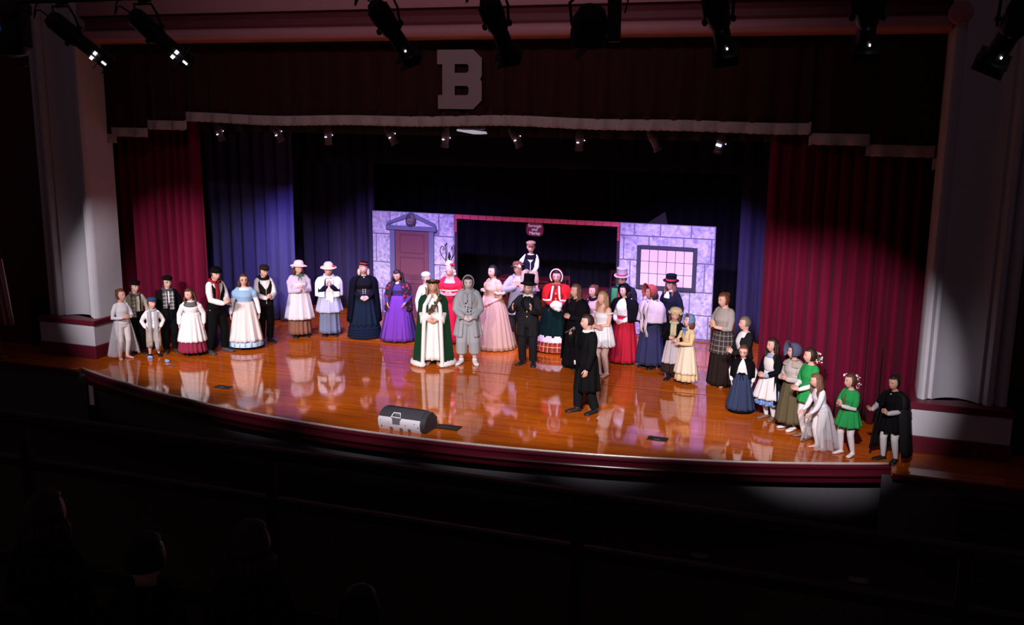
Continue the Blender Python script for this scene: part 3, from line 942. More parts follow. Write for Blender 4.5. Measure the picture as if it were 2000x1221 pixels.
        if style == 'lowbun':
            g = ell((0, .50, -.08), (.19, .15, .18)); m_.add((s.hm(g[0]), g[1]))
        if style == 'pony':
            p = smoothpts([(0, .36, .25), (0, .55, .15), (0, .58, -.3), (0, .5, -.8)])
            g = tube(p, [.09]*4+[.12]*(len(p)-7)+[.1, .07, .03], 8); m_.add((s.hm(g[0]), g[1]))
        if style == 'updo':
            for k in range(16):
                a = k*2.4; q = k/16
                g = ell((.22*math.cos(a)*(1.1-q*.6), .05+.25*math.sin(a)*(1.1-q*.6), .45+.32*q), (.14, .14, .12), 8, 6); m_.add((s.hm(g[0]), g[1]))
        s.out(m_, part, hm_)
        return s
    # ---- garments
    def shirt(s, col, name='shirt', infl=.010, z0=.50, sleeve=1.0, arms=True, z1=.838, mats=None, puff=0, cuff=None):
        m_ = MB().add(s.torso(infl, z0, z1))
        if arms:
            for i in range(2):
                m_.add(s.armtube(i, infl*.75, 0, sleeve*.965))
                if puff:
                    c = s.arm[i][0]*.7+s.arm[i][1]*.3; m_.add(ell(c, (puff*s.H, puff*s.H, puff*1.1*s.H)))
        v, f = remesh(m_, name, .0125*max(s.H/1.7, .8), 3)
        s.out(MB().add((v, f)), name, mats or cloth(col))
        if cuff is not None:
            for i in range(2):
                S0, E_, W_, d, n = s.arm[i]
                m2 = MB().add(tube([E_*.18+W_*.82, E_*.02+W_*.98], [.030*s.H, .028*s.H], 12, rnd=False)); s.out(m2, 'cuff', cloth(cuff))
        return s
    def vest(s, col, name='vest', infl=.017, z0=.52, mats=None, z1=.83):
        """sleeveless, open V at the neck"""
        H = s.H
        g = []
        zz = np.linspace(z0, z1, 9)
        for t in zz:
            z_ = [q[0] for q in TOR]
            rx = np.interp(t, z_, [q[1] for q in TOR])*H*s.bw+infl*H; ry = np.interp(t, z_, [q[2] for q in TOR])*H*s.bw+infl*H; yo = np.interp(t, z_, [q[3] for q in TOR])*H
            if s.fem: ry += s.bust*.7*H*math.exp(-((t-.72)/.045)**2); yo -= s.bust*.6*H*math.exp(-((t-.72)/.045)**2)
            gap = .06+1.0*max(0, (t-.70)/.14)
            a = np.linspace(gap, 2*PI-gap, 28)
            g.append(np.stack([rx*np.sin(a), yo-ry*np.cos(a), np.full(28, s.mz(t))], 1))
        s.out(MB().add(sheet(g, .008*H)), name, mats or cloth(col)); return s
    def trousers(s, col, infl=.012, b=.97, name='trousers', mats=None, z1=.60, rr_=(.060, .054, .044, .042, .038)):
        m_ = MB().add(s.torso(infl, .445, z1))
        for i in range(2): m_.add(s.legtube(i, infl*.5, b, rr_))
        v, f = remesh(m_, name, .0125*max(s.H/1.7, .8), 3)
        s.out(MB().add((v, f)), name, mats or cloth(col)); return s
    def tights(s, col, name='tights', feet=True):
        m_ = MB().add(s.torso(.004, .445, .6))
        for i in range(2):
            m_.add(s.legtube(i, .004))
            if feet: m_.add(s.foot_geo(i, .004))
        v, f = remesh(m_, name, .0125*max(s.H/1.7, .8), 3)
        s.out(MB().add((v, f)), name, cloth(col)); return s
    def shoes(s, col, name='shoe', boot=0):
        for i in range(2):
            m_ = MB().add(s.foot_geo(i, .007, 1.06))
            if boot:
                h, k, an, to = s.leg[i]; m_.add(tube([an+(k-an)*boot, an*1.0], [.040*s.H, .034*s.H], 10))
            s.out(m_, name, mat('leather_%02x%02x%02x' % tuple(int(c*255) for c in col), col, .4, spec=.4)); 
        return s
    def skirt(s, col, z0=.62, z1=.03, r0=None, r1=.2, ry1=None, folds=14, amp=.012, power=.8, span=None, name='skirt', infl=.014, mats=None, cy=0, n=84, m_=14, wav=0, th=.006, sx=0, sy=0, ph=0, label=None):
        H = s.H
        z_ = [q[0] for q in TOR]
        rx0 = np.interp(z0, z_, [q[1] for q in TOR])*H*s.bw+infl*H; ry0 = np.interp(z0, z_, [q[2] for q in TOR])*H*s.bw+infl*H
        if r0: rx0, ry0 = r0[0]*H, r0[1]*H
        rx1 = r1*H; ry1_ = (ry1 or r1*.88)*H
        A = np.linspace(span[0], span[1], n) if span else np.arange(n)*2*PI/n
        g = []
        Z0, Z1 = s.mz(z0), (s.mz(z1) if z1 > .47 else z1*H)
        for i in range(m_):
            t = i/(m_-1); k = t**power
            rx = rx0+(rx1-rx0)*k; ry = ry0+(ry1_-ry0)*k
            fo = 1.35*amp*H*(t**.7)*(np.cos(folds*A+ph+.5*np.sin(3*A+t))+.4*np.cos(folds*2*A+1.3+ph)) if not wav else amp*H*np.cos(folds*A+ph)*(.3+.7*t)
            z = np.full(len(A), Z0+(Z1-Z0)*t)
            g.append(np.stack([(rx+fo)*np.sin(A)+sx*H*k, -(ry+fo)*np.cos(A)+(cy+sy*k)*H, z], 1))
        s.out(MB().add(sheet(g, th*H, closed=not span)), name, mats or cloth(col), label=label)
        return s
    def cape(s, col, z1=.55, r1=.2, gap=.35, name='cape', infl=.03, mats=None, folds=9, amp=.008, ry1=None, neck=.845, gap1=None, th=.008):
        """open in front, hung from neck over the shoulders"""
        H = s.H
        lv = [(neck, .050, .050), (.832, .090*s.bw, .066), (.81, .136*s.bw, .080), (.775, .157*s.bw, .092), (.74, .160*s.bw+infl*.3, .098+infl*.4)]
        zl = np.linspace(.70, z1, 9)
        ry1 = ry1 or r1*.8
        n = 56
        g = []
        for t, rx, ry in lv+[(t, .161*s.bw+infl*.3+(max(r1, .165*s.bw)-.161*s.bw-infl*.3)*((.70-t)/(.70-z1)), .094+infl*.4+(ry1-.094-infl*.4)*((.70-t)/(.70-z1))) for t in zl]:
            q = min(1, max(0, (.82-t)/(.82-z1)))
            ga = gap+((gap1 if gap1 is not None else gap)-gap)*q
            A = np.linspace(ga, 2*PI-ga, n)
            fo = amp*H*q*np.cos(folds*A)
            z = s.mz(t) if t > .47 else t*H
            yo = .006*H
            g.append(np.stack([(rx*H+fo)*np.sin(A), yo-(ry*H+fo)*np.cos(A), np.full(n, z)], 1))
        s.out(MB().add(sheet(g, th*H)), name, mats or cloth(col)); return s
    def scarf(s, col, hang=(.55, .55), mats=None, w_=.028, name='scarf', x=(.04, .04), fwd_=0):
        H = s.H; m_ = MB()
        zn = s.mz(.845)
        m_.add(tube([(math.cos(a)*.056*H, .004*H+math.sin(a)*.055*H, zn+.012*H*math.sin(a)) for a in np.linspace(0, 2*PI, 17)], .020*H, 8))
        for sx, hz, xx in ((-1, hang[0], x[0]), (1, hang[1], x[1])):
            if not hz: continue
            g = []
            zz = np.linspace(.825, hz, 12)
            for t in zz:
                z_ = [q[0] for q in TOR]
                ry = np.interp(max(t, .445), z_, [q[2] for q in TOR])*s.bw*H+(.030+fwd_)*H+(s.bust*1.3*H*math.exp(-((t-.72)/.06)**2) if s.fem else 0)
                z = s.mz(t) if t > .47 else t*H
                g.append([(sx*xx*H+u*w_*H, -ry-.004*H*math.cos(u*2), z) for u in np.linspace(-1, 1, 5)])
            m_.add(sheet(np.array(g), .010*H))
        s.out(m_, name, mats or cloth(col)); return s
    def cowl(s, col, name='cowl', r=.030, rx=.07, z=.835):
        H = s.H; m_ = MB()
        for k in range(3):
            m_.add(tube([(math.cos(a)*(rx+.008*k)*H, -.004*H+math.sin(a)*(rx-.008+.008*k)*H, s.mz(z)-.016*H*k-(.012*H*(1-math.sin(a)))) for a in np.linspace(0, 2*PI, 19)], r*.65*H, 8))
        s.out(m_, name, cloth(col)); return s
    def band(s, col, z=.62, h=.02, infl=.02, name='belt', mats=None):
        m_ = MB().add(s.torso(infl, z-h/2, z+h/2, 28)); s.out(m_, name, mats or cloth(col)); return s
    def apron(s, col, z0=.62, z1=.12, r1=.19, span=1.15, name='apron', infl=.024, amp=.008, power=.8, bib=None, **k):
        s.skirt(col, z0, z1, r1=r1+.024, span=(-span, span), name=name, infl=infl, amp=amp, folds=12, power=power, n=40, **k)
        if bib:
            H = s.H; g = []
            for t in np.linspace(z0, bib, 7):
                z_ = [q[0] for q in TOR]
                ry = np.interp(t, z_, [q[2] for q in TOR])*s.bw*H+.022*H+(s.bust*1.3*H*math.exp(-((t-.72)/.05)**2) if s.fem else 0)
                rx = np.interp(t, z_, [q[1] for q in TOR])*s.bw*H+.02*H
                A = np.linspace(-.75, .75, 9)
                g.append(np.stack([rx*np.sin(A), -ry*np.cos(A), np.full(9, s.mz(t))], 1))
            s.out(MB().add(sheet(g, .006*H)), 'apron_bib', cloth(col))
        return s
    def bib(s, col, z0=.66, z1=.835, w_=.5, infl=.02, name='shirt_front', mats=None):
        H = s.H; g = []
        for t in np.linspace(z0, z1, 7):
            z_ = [q[0] for q in TOR]
            ry = np.interp(t, z_, [q[2] for q in TOR])*s.bw*H+infl*H+(s.bust*1.3*H*math.exp(-((t-.72)/.05)**2) if s.fem else 0); rx = np.interp(t, z_, [q[1] for q in TOR])*s.bw*H+infl*H
            A = np.linspace(-w_, w_, 9)*(1 if t < .8 else .7)
            g.append(np.stack([rx*np.sin(A), -ry*np.cos(A), np.full(9, s.mz(t))], 1))
        s.out(MB().add(sheet(g, .005*H)), name, mats or cloth(col)); return s
    def suspenders(s, col):
        H = s.H
        for sx in (-1, 1):
            g = []
            for t in np.linspace(.60, .825, 9):
                z_ = [q[0] for q in TOR]
                ry = np.interp(t, z_, [q[2] for q in TOR])*s.bw*H+.014*H
                g.append([(sx*.052*H+u*.008*H, -ry*math.sqrt(max(.2, 1-(.052/.1)**2)), s.mz(t)) for u in (-1, 0, 1)])
            s.out(MB().add(sheet(np.array(g), .006*H)), 'suspender', cloth(col))
        return s
    def collar(s, col=(.70, .69, .69)):
        H = s.H; m_ = MB()
        for k, r in ((0, .046), (1, .052)):
            m_.add(tube([(math.sin(a)*r*H, .004*H-math.cos(a)*r*H, s.mz(.842)-.010*H*k+.010*H*abs(math.sin(a/2))) for a in np.linspace(.25, 2*PI-.25, 20)], .011*H, 6))
        s.out(m_, 'shirt_collar', cloth(col)); return s
    def bow(s, col, z=.835, size=.03, dy=.065, mats=None):
        H = s.H; m_ = MB()
        c = V(0, -dy*H, s.mz(z))
        for sx in (-1, 1):
            m_.add(ell(c+V(sx*size*.9*H, 0, 0), (size*H, size*.4*H, size*.55*H), 8, 6))
            m_.add(tube([c, c+V(sx*size*.6*H, -.004*H, -size*1.6*H), c+V(sx*size*.8*H, -.004*H, -size*3*H)], [size*.25*H, size*.32*H, size*.3*H], 6, flat=.5))
        m_.add(ell(c, (size*.35*H, size*.4*H, size*.35*H), 8, 6))
        s.out(m_, 'neck_bow', mats or cloth(col)); return s
    def buttons(s, col, zs, infl=.026, x=0):
        H = s.H
        for t in zs:
            z_ = [q[0] for q in TOR]; ry = np.interp(t, z_, [q[2] for q in TOR])*s.bw*H+infl*H+(s.bust*1.3*H*math.exp(-((t-.72)/.05)**2) if s.fem else 0)
            s.out(MB().add(ell((x*H, -ry, s.mz(t)), (.008*H, .004*H, .008*H), 8, 6)), 'button', mat('button_%02x%02x%02x' % tuple(int(c*255) for c in col), col, .3, spec=.6))
        return s
    def lapels(s, col, infl=.028, z0=.66):
        H = s.H
        for sx in (-1, 1):
            g = []
            for t in np.linspace(z0, .835, 8):
                q = (t-z0)/(.835-z0)
                z_ = [q_[0] for q_ in TOR]; ry = np.interp(t, z_, [q_[2] for q_ in TOR])*s.bw*H+infl*H; rx = np.interp(t, z_, [q_[1] for q_ in TOR])*s.bw*H+infl*H
                A = np.linspace(.05+.35*q, .05+.35*q+.08+.26*math.sin(PI*min(1, q*1.0)), 5)
                g.append(np.stack([sx*rx*np.sin(A), -ry*np.cos(A), np.full(5, s.mz(t))], 1))
            s.out(MB().add(sheet(g, .006*H)), 'lapel', cloth(col))
        return s
    # ---- headwear (head units)
    def hat(s, prof, col, name='hat', sy=1.15, tilt=(0, 0), mats=None, band=None, zoff=0, sc=1.0):
        def tl(v):
            v = np.array(v)*1.0
            a, b = R_(tilt[0]), R_(tilt[1]); y, z = v[:, 1].copy(), v[:, 2].copy()-.2
            y, z = y*math.cos(a)-z*math.sin(a), y*math.sin(a)+z*math.cos(a)
            x = v[:, 0].copy(); x, z = x*math.cos(b)+z*math.sin(b), -x*math.sin(b)+z*math.cos(b)
            return np.stack([x, y, z+.2+zoff], 1)
        g = lathe([(r*sc, z) for r, z in prof], 28, sy=sy)
        o = s.out(s.hmb((tl(g[0]), g[1])), name, mats or cloth(col), sharp=50)
        if band:
            bc, z0, z1, r = band
            g = lathe([(r*sc-.03, z0), (r*sc, z0), (r*sc, z1), (r*sc-.03, z1)], 28, sy=sy)
            b = s.hmb((tl(g[0]), g[1])); b.xf(s.bend)
            b.build('hat_band', cloth(bc), o, sharp=50)
        s.tl = tl
        return s
    def tophat(s, col, band=(.02, .02, .02), h=.75, tilt=(0, 0), brim=.64, mats=None):
        return s.hat([(.36, .28), (brim-.02, .25), (brim, .28), (brim-.02, .31), (.41, .32), (.395, .44), (.40, .26+h*.9), (.415, .26+h), (.37, .29+h), (.01, .30+h)], col, 'top_hat', tilt=tilt, mats=mats, band=(band, .32, .46, .425) if band else None)
    def straw(s, col, tilt=(0, 0), band=None, brim=.70):
        return s.hat([(.36, .31), (brim-.02, .20), (brim, .22), (brim-.02, .25), (.42, .36), (.38, .54), (.27, .67), (.12, .71), (.01, .72)], col, 'straw_hat', tilt=tilt, band=band)
    def flatcap(s, col, mats=None, name='flat_cap', sc=1.0):
        a = ell((0, .0, .36), (.43*sc, .50*sc, .20*sc), 20, 10); b = ell((0, -.44, .24), (.27, .20, .028), 14, 6); c = ell((0, -.02, .24), (.385, .455, .09), 20, 6)
        s.out(s.hmb(a, b, c), name, mats or cloth(col)); return s
    def bonnet(s, col, brim=.16, mats=None, rim=None, name='bonnet', th0=58, deep=1.0, down=.0):
        g = []
        for k, th in enumerate(np.linspace(th0, 176, 11)):
            a = R_(th); row = []
            for p in np.linspace(-.22*PI-down, 1.22*PI+down, 31):
                rs = .47; row.append((math.sin(a)*math.cos(p)*rs*.95, -math.cos(a)*.52*deep, math.sin(a)*math.sin(p)*rs*1.16+.06))
            g.append(row)
        m_ = s.hmb(sheet(np.array(g), .03))
        if brim:
            a = R_(th0); g2 = []
            for k in range(4):
                q = k/3; row = []
                for j, p in enumerate(np.linspace(-.22*PI-down, 1.22*PI+down, 31)):
                    rs = .47*math.sin(a)+brim*q; row.append((math.cos(p)*rs*.95, -math.cos(a)*.52-brim*.9*q, math.sin(p)*rs*1.16+.06))
                g2.append(row)
            gg = sheet(np.array(g2), .03); m_.add((s.hm(gg[0]), gg[1]))
        o = s.out(m_, name, mats or cloth(col))
        if rim is not None:
            a = R_(th0); pts = []
            for j, p in enumerate(np.linspace(-.22*PI-down, 1.22*PI+down, 44)):
                rs = .47*math.sin(a)+brim; wv = .012*math.sin(j*2.2)
                pts.append((math.cos(p)*(rs+wv)*.95, -math.cos(a)*.52-brim*.9, math.sin(p)*(rs+wv)*1.16+.06))
            gg = tube(pts, .05, 6); r_ = s.hmb(gg); r_.xf(s.bend); r_.build('bonnet_ruffle', cloth(rim), o)
        return s
    def mobcap(s, col, r=.50, ruff=True, name='mob_cap', mats=None):
        m_ = s.hmb(ell((0, .03, .34), (r, r, .30), 22, 10))
        if ruff:
            g = []
            for k in range(3):
                row = []
                for j in range(48):
                    a = j*2*PI/48; rr2 = r*.88+.17*k/2; row.append((rr2*math.cos(a), .03+rr2*math.sin(a), .24-.03*k+.04*k*math.sin(a*12)))
                g.append(row)
            gg = sheet(np.array(g), .025, True); m_.add((s.hm(gg[0]), gg[1]))
        s.out(m_, name, mats or cloth(col)); return s
    def wreath(s, col, flowers=(), r=.40, z=.26, name='wreath', n=26, th=.07, z2=None):
        rr2 = random.Random(5); m_ = MB(); fl_ = [MB() for _ in flowers]
        for k in range(n):
            a = k*2*PI/n
            for q in range(3):
                c = (r*math.cos(a)+rr2.uniform(-.05, .05), r*1.12*math.sin(a)+rr2.uniform(-.05, .05), z+rr2.uniform(-.05, .07))
                g = ell(c, (th*rr2.uniform(.6, 1.2), th*rr2.uniform(.5, 1), th*rr2.uniform(.4, 1)), 6, 4)
                m_.add((s.hm(g[0]), g[1]))
            for i, fm in enumerate(fl_):
                if rr2.random() < .5:
                    g = ell((r*1.1*math.cos(a), r*1.25*math.sin(a), z+rr2.uniform(-.02, .1)), (.05, .05, .05), 6, 4); fm.add((s.hm(g[0]), g[1]))
        o = s.out(m_, name, cloth(col))
        for fc, fm in zip(flowers, fl_):
            if fm.n: fm.xf(s.bend); fm.build('blossom', cloth(fc), o)
        return s
    def blossoms(s, centers, col, size=.05, name='flower', cnt=6, spread=.1, seed=2):
        rr2 = random.Random(seed); m_ = MB()
        for c in centers:
            for q in range(cnt):
                g = ell([c[i]+rr2.uniform(-spread, spread) for i in range(3)], [size*rr2.uniform(.7, 1.2) for _ in range(3)], 6, 4)
                m_.add((s.hm(g[0]), g[1]))
        s.out(m_, name, cloth(col)); return s
    def glasses(s, col=(.02, .02, .02)):
        m_ = MB()
        for sx in (-1, 1):
            g = tube([(sx*.135+.095*math.cos(a), -.40, .02+.07*math.sin(a)) for a in np.linspace(0, 2*PI, 13)], .014, 5); m_.add((s.hm(g[0]), g[1]))
            g = tube([(sx*.23, -.40, .04), (sx*.345, -.2, .04), (sx*.35, .05, .02)], .012, 5); m_.add((s.hm(g[0]), g[1]))
        g = tube([(-.045, -.41, .03), (.045, -.41, .03)], .012, 5); m_.add((s.hm(g[0]), g[1]))
        s.out(m_, 'glasses', mat('spectacle_frame', col, .3)); return s
    def beard(s, col):
        d, f = SPH
        k = sm(-.25, -.5, d[:, 2])*sm(.25, -.05, d[:, 1])
        sc = .86*(1-k)+1.12*k
        low = np.clip(-d[:, 2], 0, 1)
        g = np.stack([d[:, 0]*.335*(1-.3*low**1.4)*sc, d[:, 1]*.41*sc, d[:, 2]*.5*sc], 1)
        s.out(s.hmb((g, f)), 'beard', hairm(col)); return s
    def bellsleeve(s, col, r=.075, a=.62, name='sleeve_cuff', mats=None, r0=.036):
        H = s.H
        for i in range(2):
            S0, E_, W_, d, n = s.arm[i]
            P = [E_+(W_-E_)*q for q in (0.0, .35, .7, .95)]
            P[3] = P[3]+V(0, 0, -.02*H); 
            s.out(MB().add(tube(P[1:] if a > .5 else P, ([r0*H, r*.8*H, r*H] if a > .5 else [r0*H, r*.6*H, r*.85*H, r*H]), 14, rnd=False)), name, mats or cloth(col))
        return s

WHT = (.74, .72, .72); CREAM = (.70, .58, .38); BLK = (.010, .010, .012); CHAR = (.030, .030, .034); NAVYC = (.022, .024, .055); TAN = (.42, .33, .22)
TULLE = mat('tulle_net', (.70, .70, .76), .8, alpha=.24, var=.3, scale=120)
BTULLE = mat('black_net', (.004, .004, .005), .8, alpha=.85, var=.3, scale=120)
VELV_G = mat('green_velvet', (.003, .034, .013), .8, spec=.1, sheen=.05)
FUR = mat('white_fur', (.78, .75, .72), .95, var=.3, scale=120, bump=1.0)
PL_SCARF = plaid('grey_check', (.16, .16, .17), (.03, .03, .035), (.5, .5, .5), 14)
PL_RED = plaid('red_tartan', (.50, .02, .03), (.06, .04, .03), (.6, .45, .1), 9)
PL_BRN = plaid('brown_tweed_plaid', (.055, .045, .045), (.03, .025, .025), (.26, .22, .20), 11)
ROSEP = blotch('rose_print', (.022, .018, .032), (.45, .02, .03), 13, .66)
FLOR = blotch('blue_floral', (.12, .24, .52), (.6, .66, .75), 40, .70)
LACE = blotch('white_lace', (.70, .66, .70), (.35, .32, .42), 50, .72)
GFLOR = blotch('blue_bonnet_print', (.10, .20, .42), (.45, .55, .6), 45, .72)
TATTER = blotch('grey_tatters', (.30, .32, .34), (.015, .015, .02), 28, .60)

# --- left group
P = Person('girl in white leotard and tulle skirt, barefoot beside left column', -6.81, -.17, 1.36, 28, 6.4, fem=True, sk='pink', yaw=15, arms=('claspup', 'claspup'), hair=AUBURN, toes=(20, 15), bust=.002)
P.body().hair('bun').shirt((.68, .68, .72), 'leotard', .006).tights(WHT, 'leggings', feet=False).skirt(None, .60, .06, r1=.21, folds=16, amp=.010, span=(.9, 2*PI-.9), name='tulle_skirt', mats=TULLE, th=.003)
P = Person('boy in dark flat cap, tan shirt, suspenders and checked scarf by left curtain', -6.86, .30, 1.44, 8, 6.8, yaw=18, arms=('down', 'down'), hair=DBROWN)
P.body().hair().shirt((.42, .38, .30)).trousers(BLK).suspenders(BLK).scarf((.25, .22, .19), hang=(.52, 0), mats=plaid('tan_check', (.26, .22, .18), (.10, .08, .07), (.4, .36, .3), 14), w_=.03).flatcap((.02, .012, .012)).shoes(BLK)
P = Person('small boy in blue cap, white shirt, tan knickers and long grey scarf', -6.40, .20, 1.16, 2, 5.9, yaw=22, arms=(((-.12, -.07, .52), (.3, -.3, -1), (1, 0, 0)), ((-.12, -.07, .52), (.3, -.3, -1), (1, 0, 0))), hair=BROWN, feet=((-.07, 0), (.07, 0)))
P.body().hair().shirt(WHT, infl=.014).trousers((.36, .28, .20), b=.72, rr_=(.062, .058, .056, .05, .045), name='knickers').scarf((.33, .34, .37), hang=(.18, .12), w_=.030, x=(.055, .05), fwd_=.006).flatcap((.03, .05, .12)).buttons((.3, .32, .36), (.6, .66, .72, .78), .016).shoes(BLK)
P = Person('man in black coat and cap with glasses and black checked scarf', -6.31, .58, 1.53, 5, 7, yaw=15, arms=('down', 'down'), hair=DBROWN)
P.body().hair().shirt(WHT).bib(WHT, .64, .83, .35, .014).vest(BLK, 'coat', .020, .40).shirt(BLK, 'coat_sleeves', .016, .5, .98).bib(WHT, .66, .835, .28, .022).trousers(BLK).scarf(None, hang=(.60, .58), mats=PL_SCARF, w_=.030).flatcap(BLK, sc=.95).glasses().shoes((.05, .03, .02))
P = Person('girl in white pinafore over maroon skirt with grey knitted cowl', -5.77, .56, 1.33, -6, 6.4, fem=True, sk='pink', yaw=-32, pitch=8, arms=('side', 'side'), hair=BROWN, bust=.003)
P.body().hair('long', .20).shirt(WHT, 'blouse', .014, puff=.045).skirt((.22, .02, .05), .60, .06, r1=.20, folds=18, amp=.012).skirt(WHT, .66, .22, r1=.20, folds=16, amp=.010, name='pinafore', infl=.026).cowl((.10, .11, .12)).shoes(BLK)
P = Person('man in black vest, white shirt and red scarf clapping by blue curtain', -5.44, .91, 1.71, 38, 7.4, yaw=-8, pitch=8, arms=('clapmid', 'clapmid'), hair=DBROWN, feet=((-.09, .03), (.09, -.02)))
P.body().hair().shirt(WHT, infl=.014).vest(BLK).trousers(BLK, infl=.014).scarf((.25, .012, .02), hang=(.60, 0), w_=.025).bow(BLK, size=.022, dy=.06).hat([(.36, .24), (.50, .22), (.51, .24), (.40, .27), (.38, .42), (.3, .52), (.01, .55)], BLK, 'bowler_hat').shoes((.05, .05, .055))
P = Person('woman with glasses in pale blue dress and long white apron', -5.12, 1.40, 1.52, -2, 7, fem=True, yaw=8, sk='fair', arms=('side', 'side'), hair=BROWN, bw=1.05)
P.body().hair('bob').shirt((.66, .66, .70), 'blouse', .008).shirt((.25, .40, .58), 'bodice', .014, .58, .30, puff=.052, z1=.80).skirt((.25, .40, .58), .64, .06, r1=.215, folds=18, amp=.012).apron((.66, .58, .56), .645, .125, r1=.205, span=1.45, amp=.010).skirt(None, .11, .05, r0=(.212, .19), r1=.222, folds=40, amp=.006, wav=1, name='hem_ruffle', mats=cloth((.42, .55, .68))).glasses((.3, .3, .3)).shoes(BLK)
P = Person('young man in brown cap and dark vest over white shirt, clapping', -5.06, 2.01, 1.62, 18, 7.2, yaw=5, pitch=10, arms=('clapmid', 'clapmid'), hair=DBROWN)
P.body().hair().shirt(WHT, infl=.013).vest((.030, .020, .018), z0=.47).trousers(BLK).flatcap((.06, .035, .03), sc=.92).scarf((.02, .02, .02), (0, 0)).shoes(BLK)
P = Person('woman in straw hat, pale smock apron and brown skirt, clapping', -4.68, 2.72, 1.60, 14, 7, fem=True, bw=1.12, yaw=5, pitch=10, arms=('clap', 'clap'), hair=BROWN)
P.body().hair('bob').shirt((.48, .42, .47), 'blouse', .018, puff=.05).skirt((.20, .085, .055), .60, .05, r1=.145, folds=14, amp=.010).skirt((.50, .47, .54), .66, .26, r1=.185, folds=12, amp=.009, name='smock').apron((.62, .57, .61), .68, .26, r1=.19, span=.95, amp=.006, bib=.74).straw((.68, .55, .40), (-12, 4)).blossoms([(-.50, .1, .22)], (.75, .72, .75), .09, 'hat_bow').bow((.05, .15, .12), .85, .026, .075).shoes(BLK)
P = Person('woman in straw hat with red flower, white shawl and grey blue skirt', -4.14, 3.04, 1.57, 0, 7, fem=True, bw=1.08, pitch=8, lean=6, arms=('face', 'face'), hair=GREYH)
P.body().hair('short').shirt(NAVYC, 'blouse', .014).skirt((.10, .12, .20), .60, .05, r1=.135, folds=10, amp=.010, mats=cloth((.13, .15, .23))).skirt((.36, .38, .50), .64, .34, r1=.175, folds=8, amp=.008, name='smock').cape(WHT, .56, .175, .35, 'shawl', infl=.02).scarf(WHT, hang=(.50, .44), w_=.028, x=(.01, .03), name='fichu', fwd_=.012).straw((.66, .50, .34), (-10, 0)).blossoms([(.42, -.2, .40)], (.55, .02, .04), .08, 'hat_flower').shoes(BLK)
P = Person('blonde woman in black cape, navy ruffled gown and red banded hat', -3.39, 3.19, 1.60, 2, 7, fem=True, bw=1.1, arms=('clasp', 'clasp'), hair=(.55, .42, .26), pitch=-4)
P.body().hair('bob').shirt((.016, .016, .022), 'bodice', .012).skirt((.020, .038, .069), .62, .17, r1=.19, folds=14, amp=.011)
for k in range(4):
    P.skirt(None, .18-.04*k, .125-.036*k, r0=(.185+.006*k, .165+.006*k), r1=.21+.006*k, folds=34, amp=.007, wav=1, name='ruffle', mats=cloth((.016, .030, .066)), ph=k)
P.cape((.010, .012, .022), .22, .225, .62, gap1=.95, infl=.03, folds=11).band((.05, .045, .05), .625, .06, .018, 'corset').buttons((.5, .45, .35), (.61, .635, .66), .022, .015).buttons((.5, .45, .35), (.61, .635, .66), .022, -.015).buttons((.8, .75, .7), (.825,), .03)
P.hat([(.30, .30), (.44, .30), (.45, .33), (.34, .36), (.32, .60), (.01, .63)], (.015, .015, .02), 'small_hat', tilt=(0, 8), band=((.45, .02, .03), .38, .48, .36)).shoes(BLK)
P = Person('woman in purple gown with dark rose printed shawl looking down', -2.59, 3.20, 1.52, -12, 7, fem=True, bw=1.05, yaw=-10, pitch=22, arms=(((-.13, -.10, .55), (.2, -.4, -.9), (1, 0, 0)), ((-.12, -.12, .56), (.4, -.4, -.8), (1, 0, 0))), hair=DBROWN)
P.body().hair('long', .22).shirt((.06, .035, .16), 'bodice', .012).skirt((.045, .02, .13), .63, .02, r1=.25, folds=14, amp=.016, name='overskirt').apron((.14, .035, .30), .64, .03, r1=.242, span=.95, amp=.012, infl=.03, name='skirt_panel').cape(None, .42, .19, .30, 'shawl', mats=ROSEP, gap1=.75).blossoms([(-.05, -.30, -.62), (.06, -.30, -.62)], (.75, .72, .78), .09, 'jabot', 5, .06)
P = Person('person in white cap and white shirt with suspenders behind green robe', -1.99, 3.24, 1.46, 45, 7, yaw=0, arms=('side', 'side'), hair=GREYH)
P.body().hair().shirt(WHT, infl=.014).trousers(CHAR).suspenders((.06, .05, .16)).mobcap((.62, .62, .68), .44, False, 'night_cap').shoes(BLK)
P = Person('woman in green velvet robe edged with white fur and leafy crown', -1.10, 1.62, 1.64, -4, 7.2, fem=True, yaw=2, pitch=-4, arms=('clasp', 'clasp'), hair=(.26, .15, .075), sk='tan')
P.body().hair('long', .19).shirt(WHT, 'gown_bodice', .010, z1=.80).skirt((.70, .66, .62), .64, .08, r1=.15, folds=13, amp=.012, name='gown').cape(None, .05, .235, .28, 'robe', mats=VELV_G, gap1=.50, infl=.03, folds=10, amp=.010, ry1=.18).bellsleeve(None, .085, .2, 'fur_sleeve', FUR, .045)
H = P.H
for sx in (-1, 1):
    zz = np.linspace(.83, .04, 16)
    pts = [(sx*(.03+.055*sm(.0, 1, (.83-t)/.12)+.035*(.83-t))*H, -(.065+.055*sm(0, 1, (.83-t)/.1)+.06*(.83-t))*H, P.mz(t) if t > .47 else t*H) for t in zz]
    P.out(MB().add(tube(pts, .024*H, 8)), 'fur_trim', FUR)
P.out(MB().add(tube([(math.sin(a)*.237*H, .006*H-math.cos(a)*.183*H, .035*H+.004*H*math.sin(a*25)) for a in np.linspace(.48, 2*PI-.48, 50)], .034*H, 8)), 'fur_hem', FUR)
gar = MB(); rr3 = random.Random(4); ber = MB()
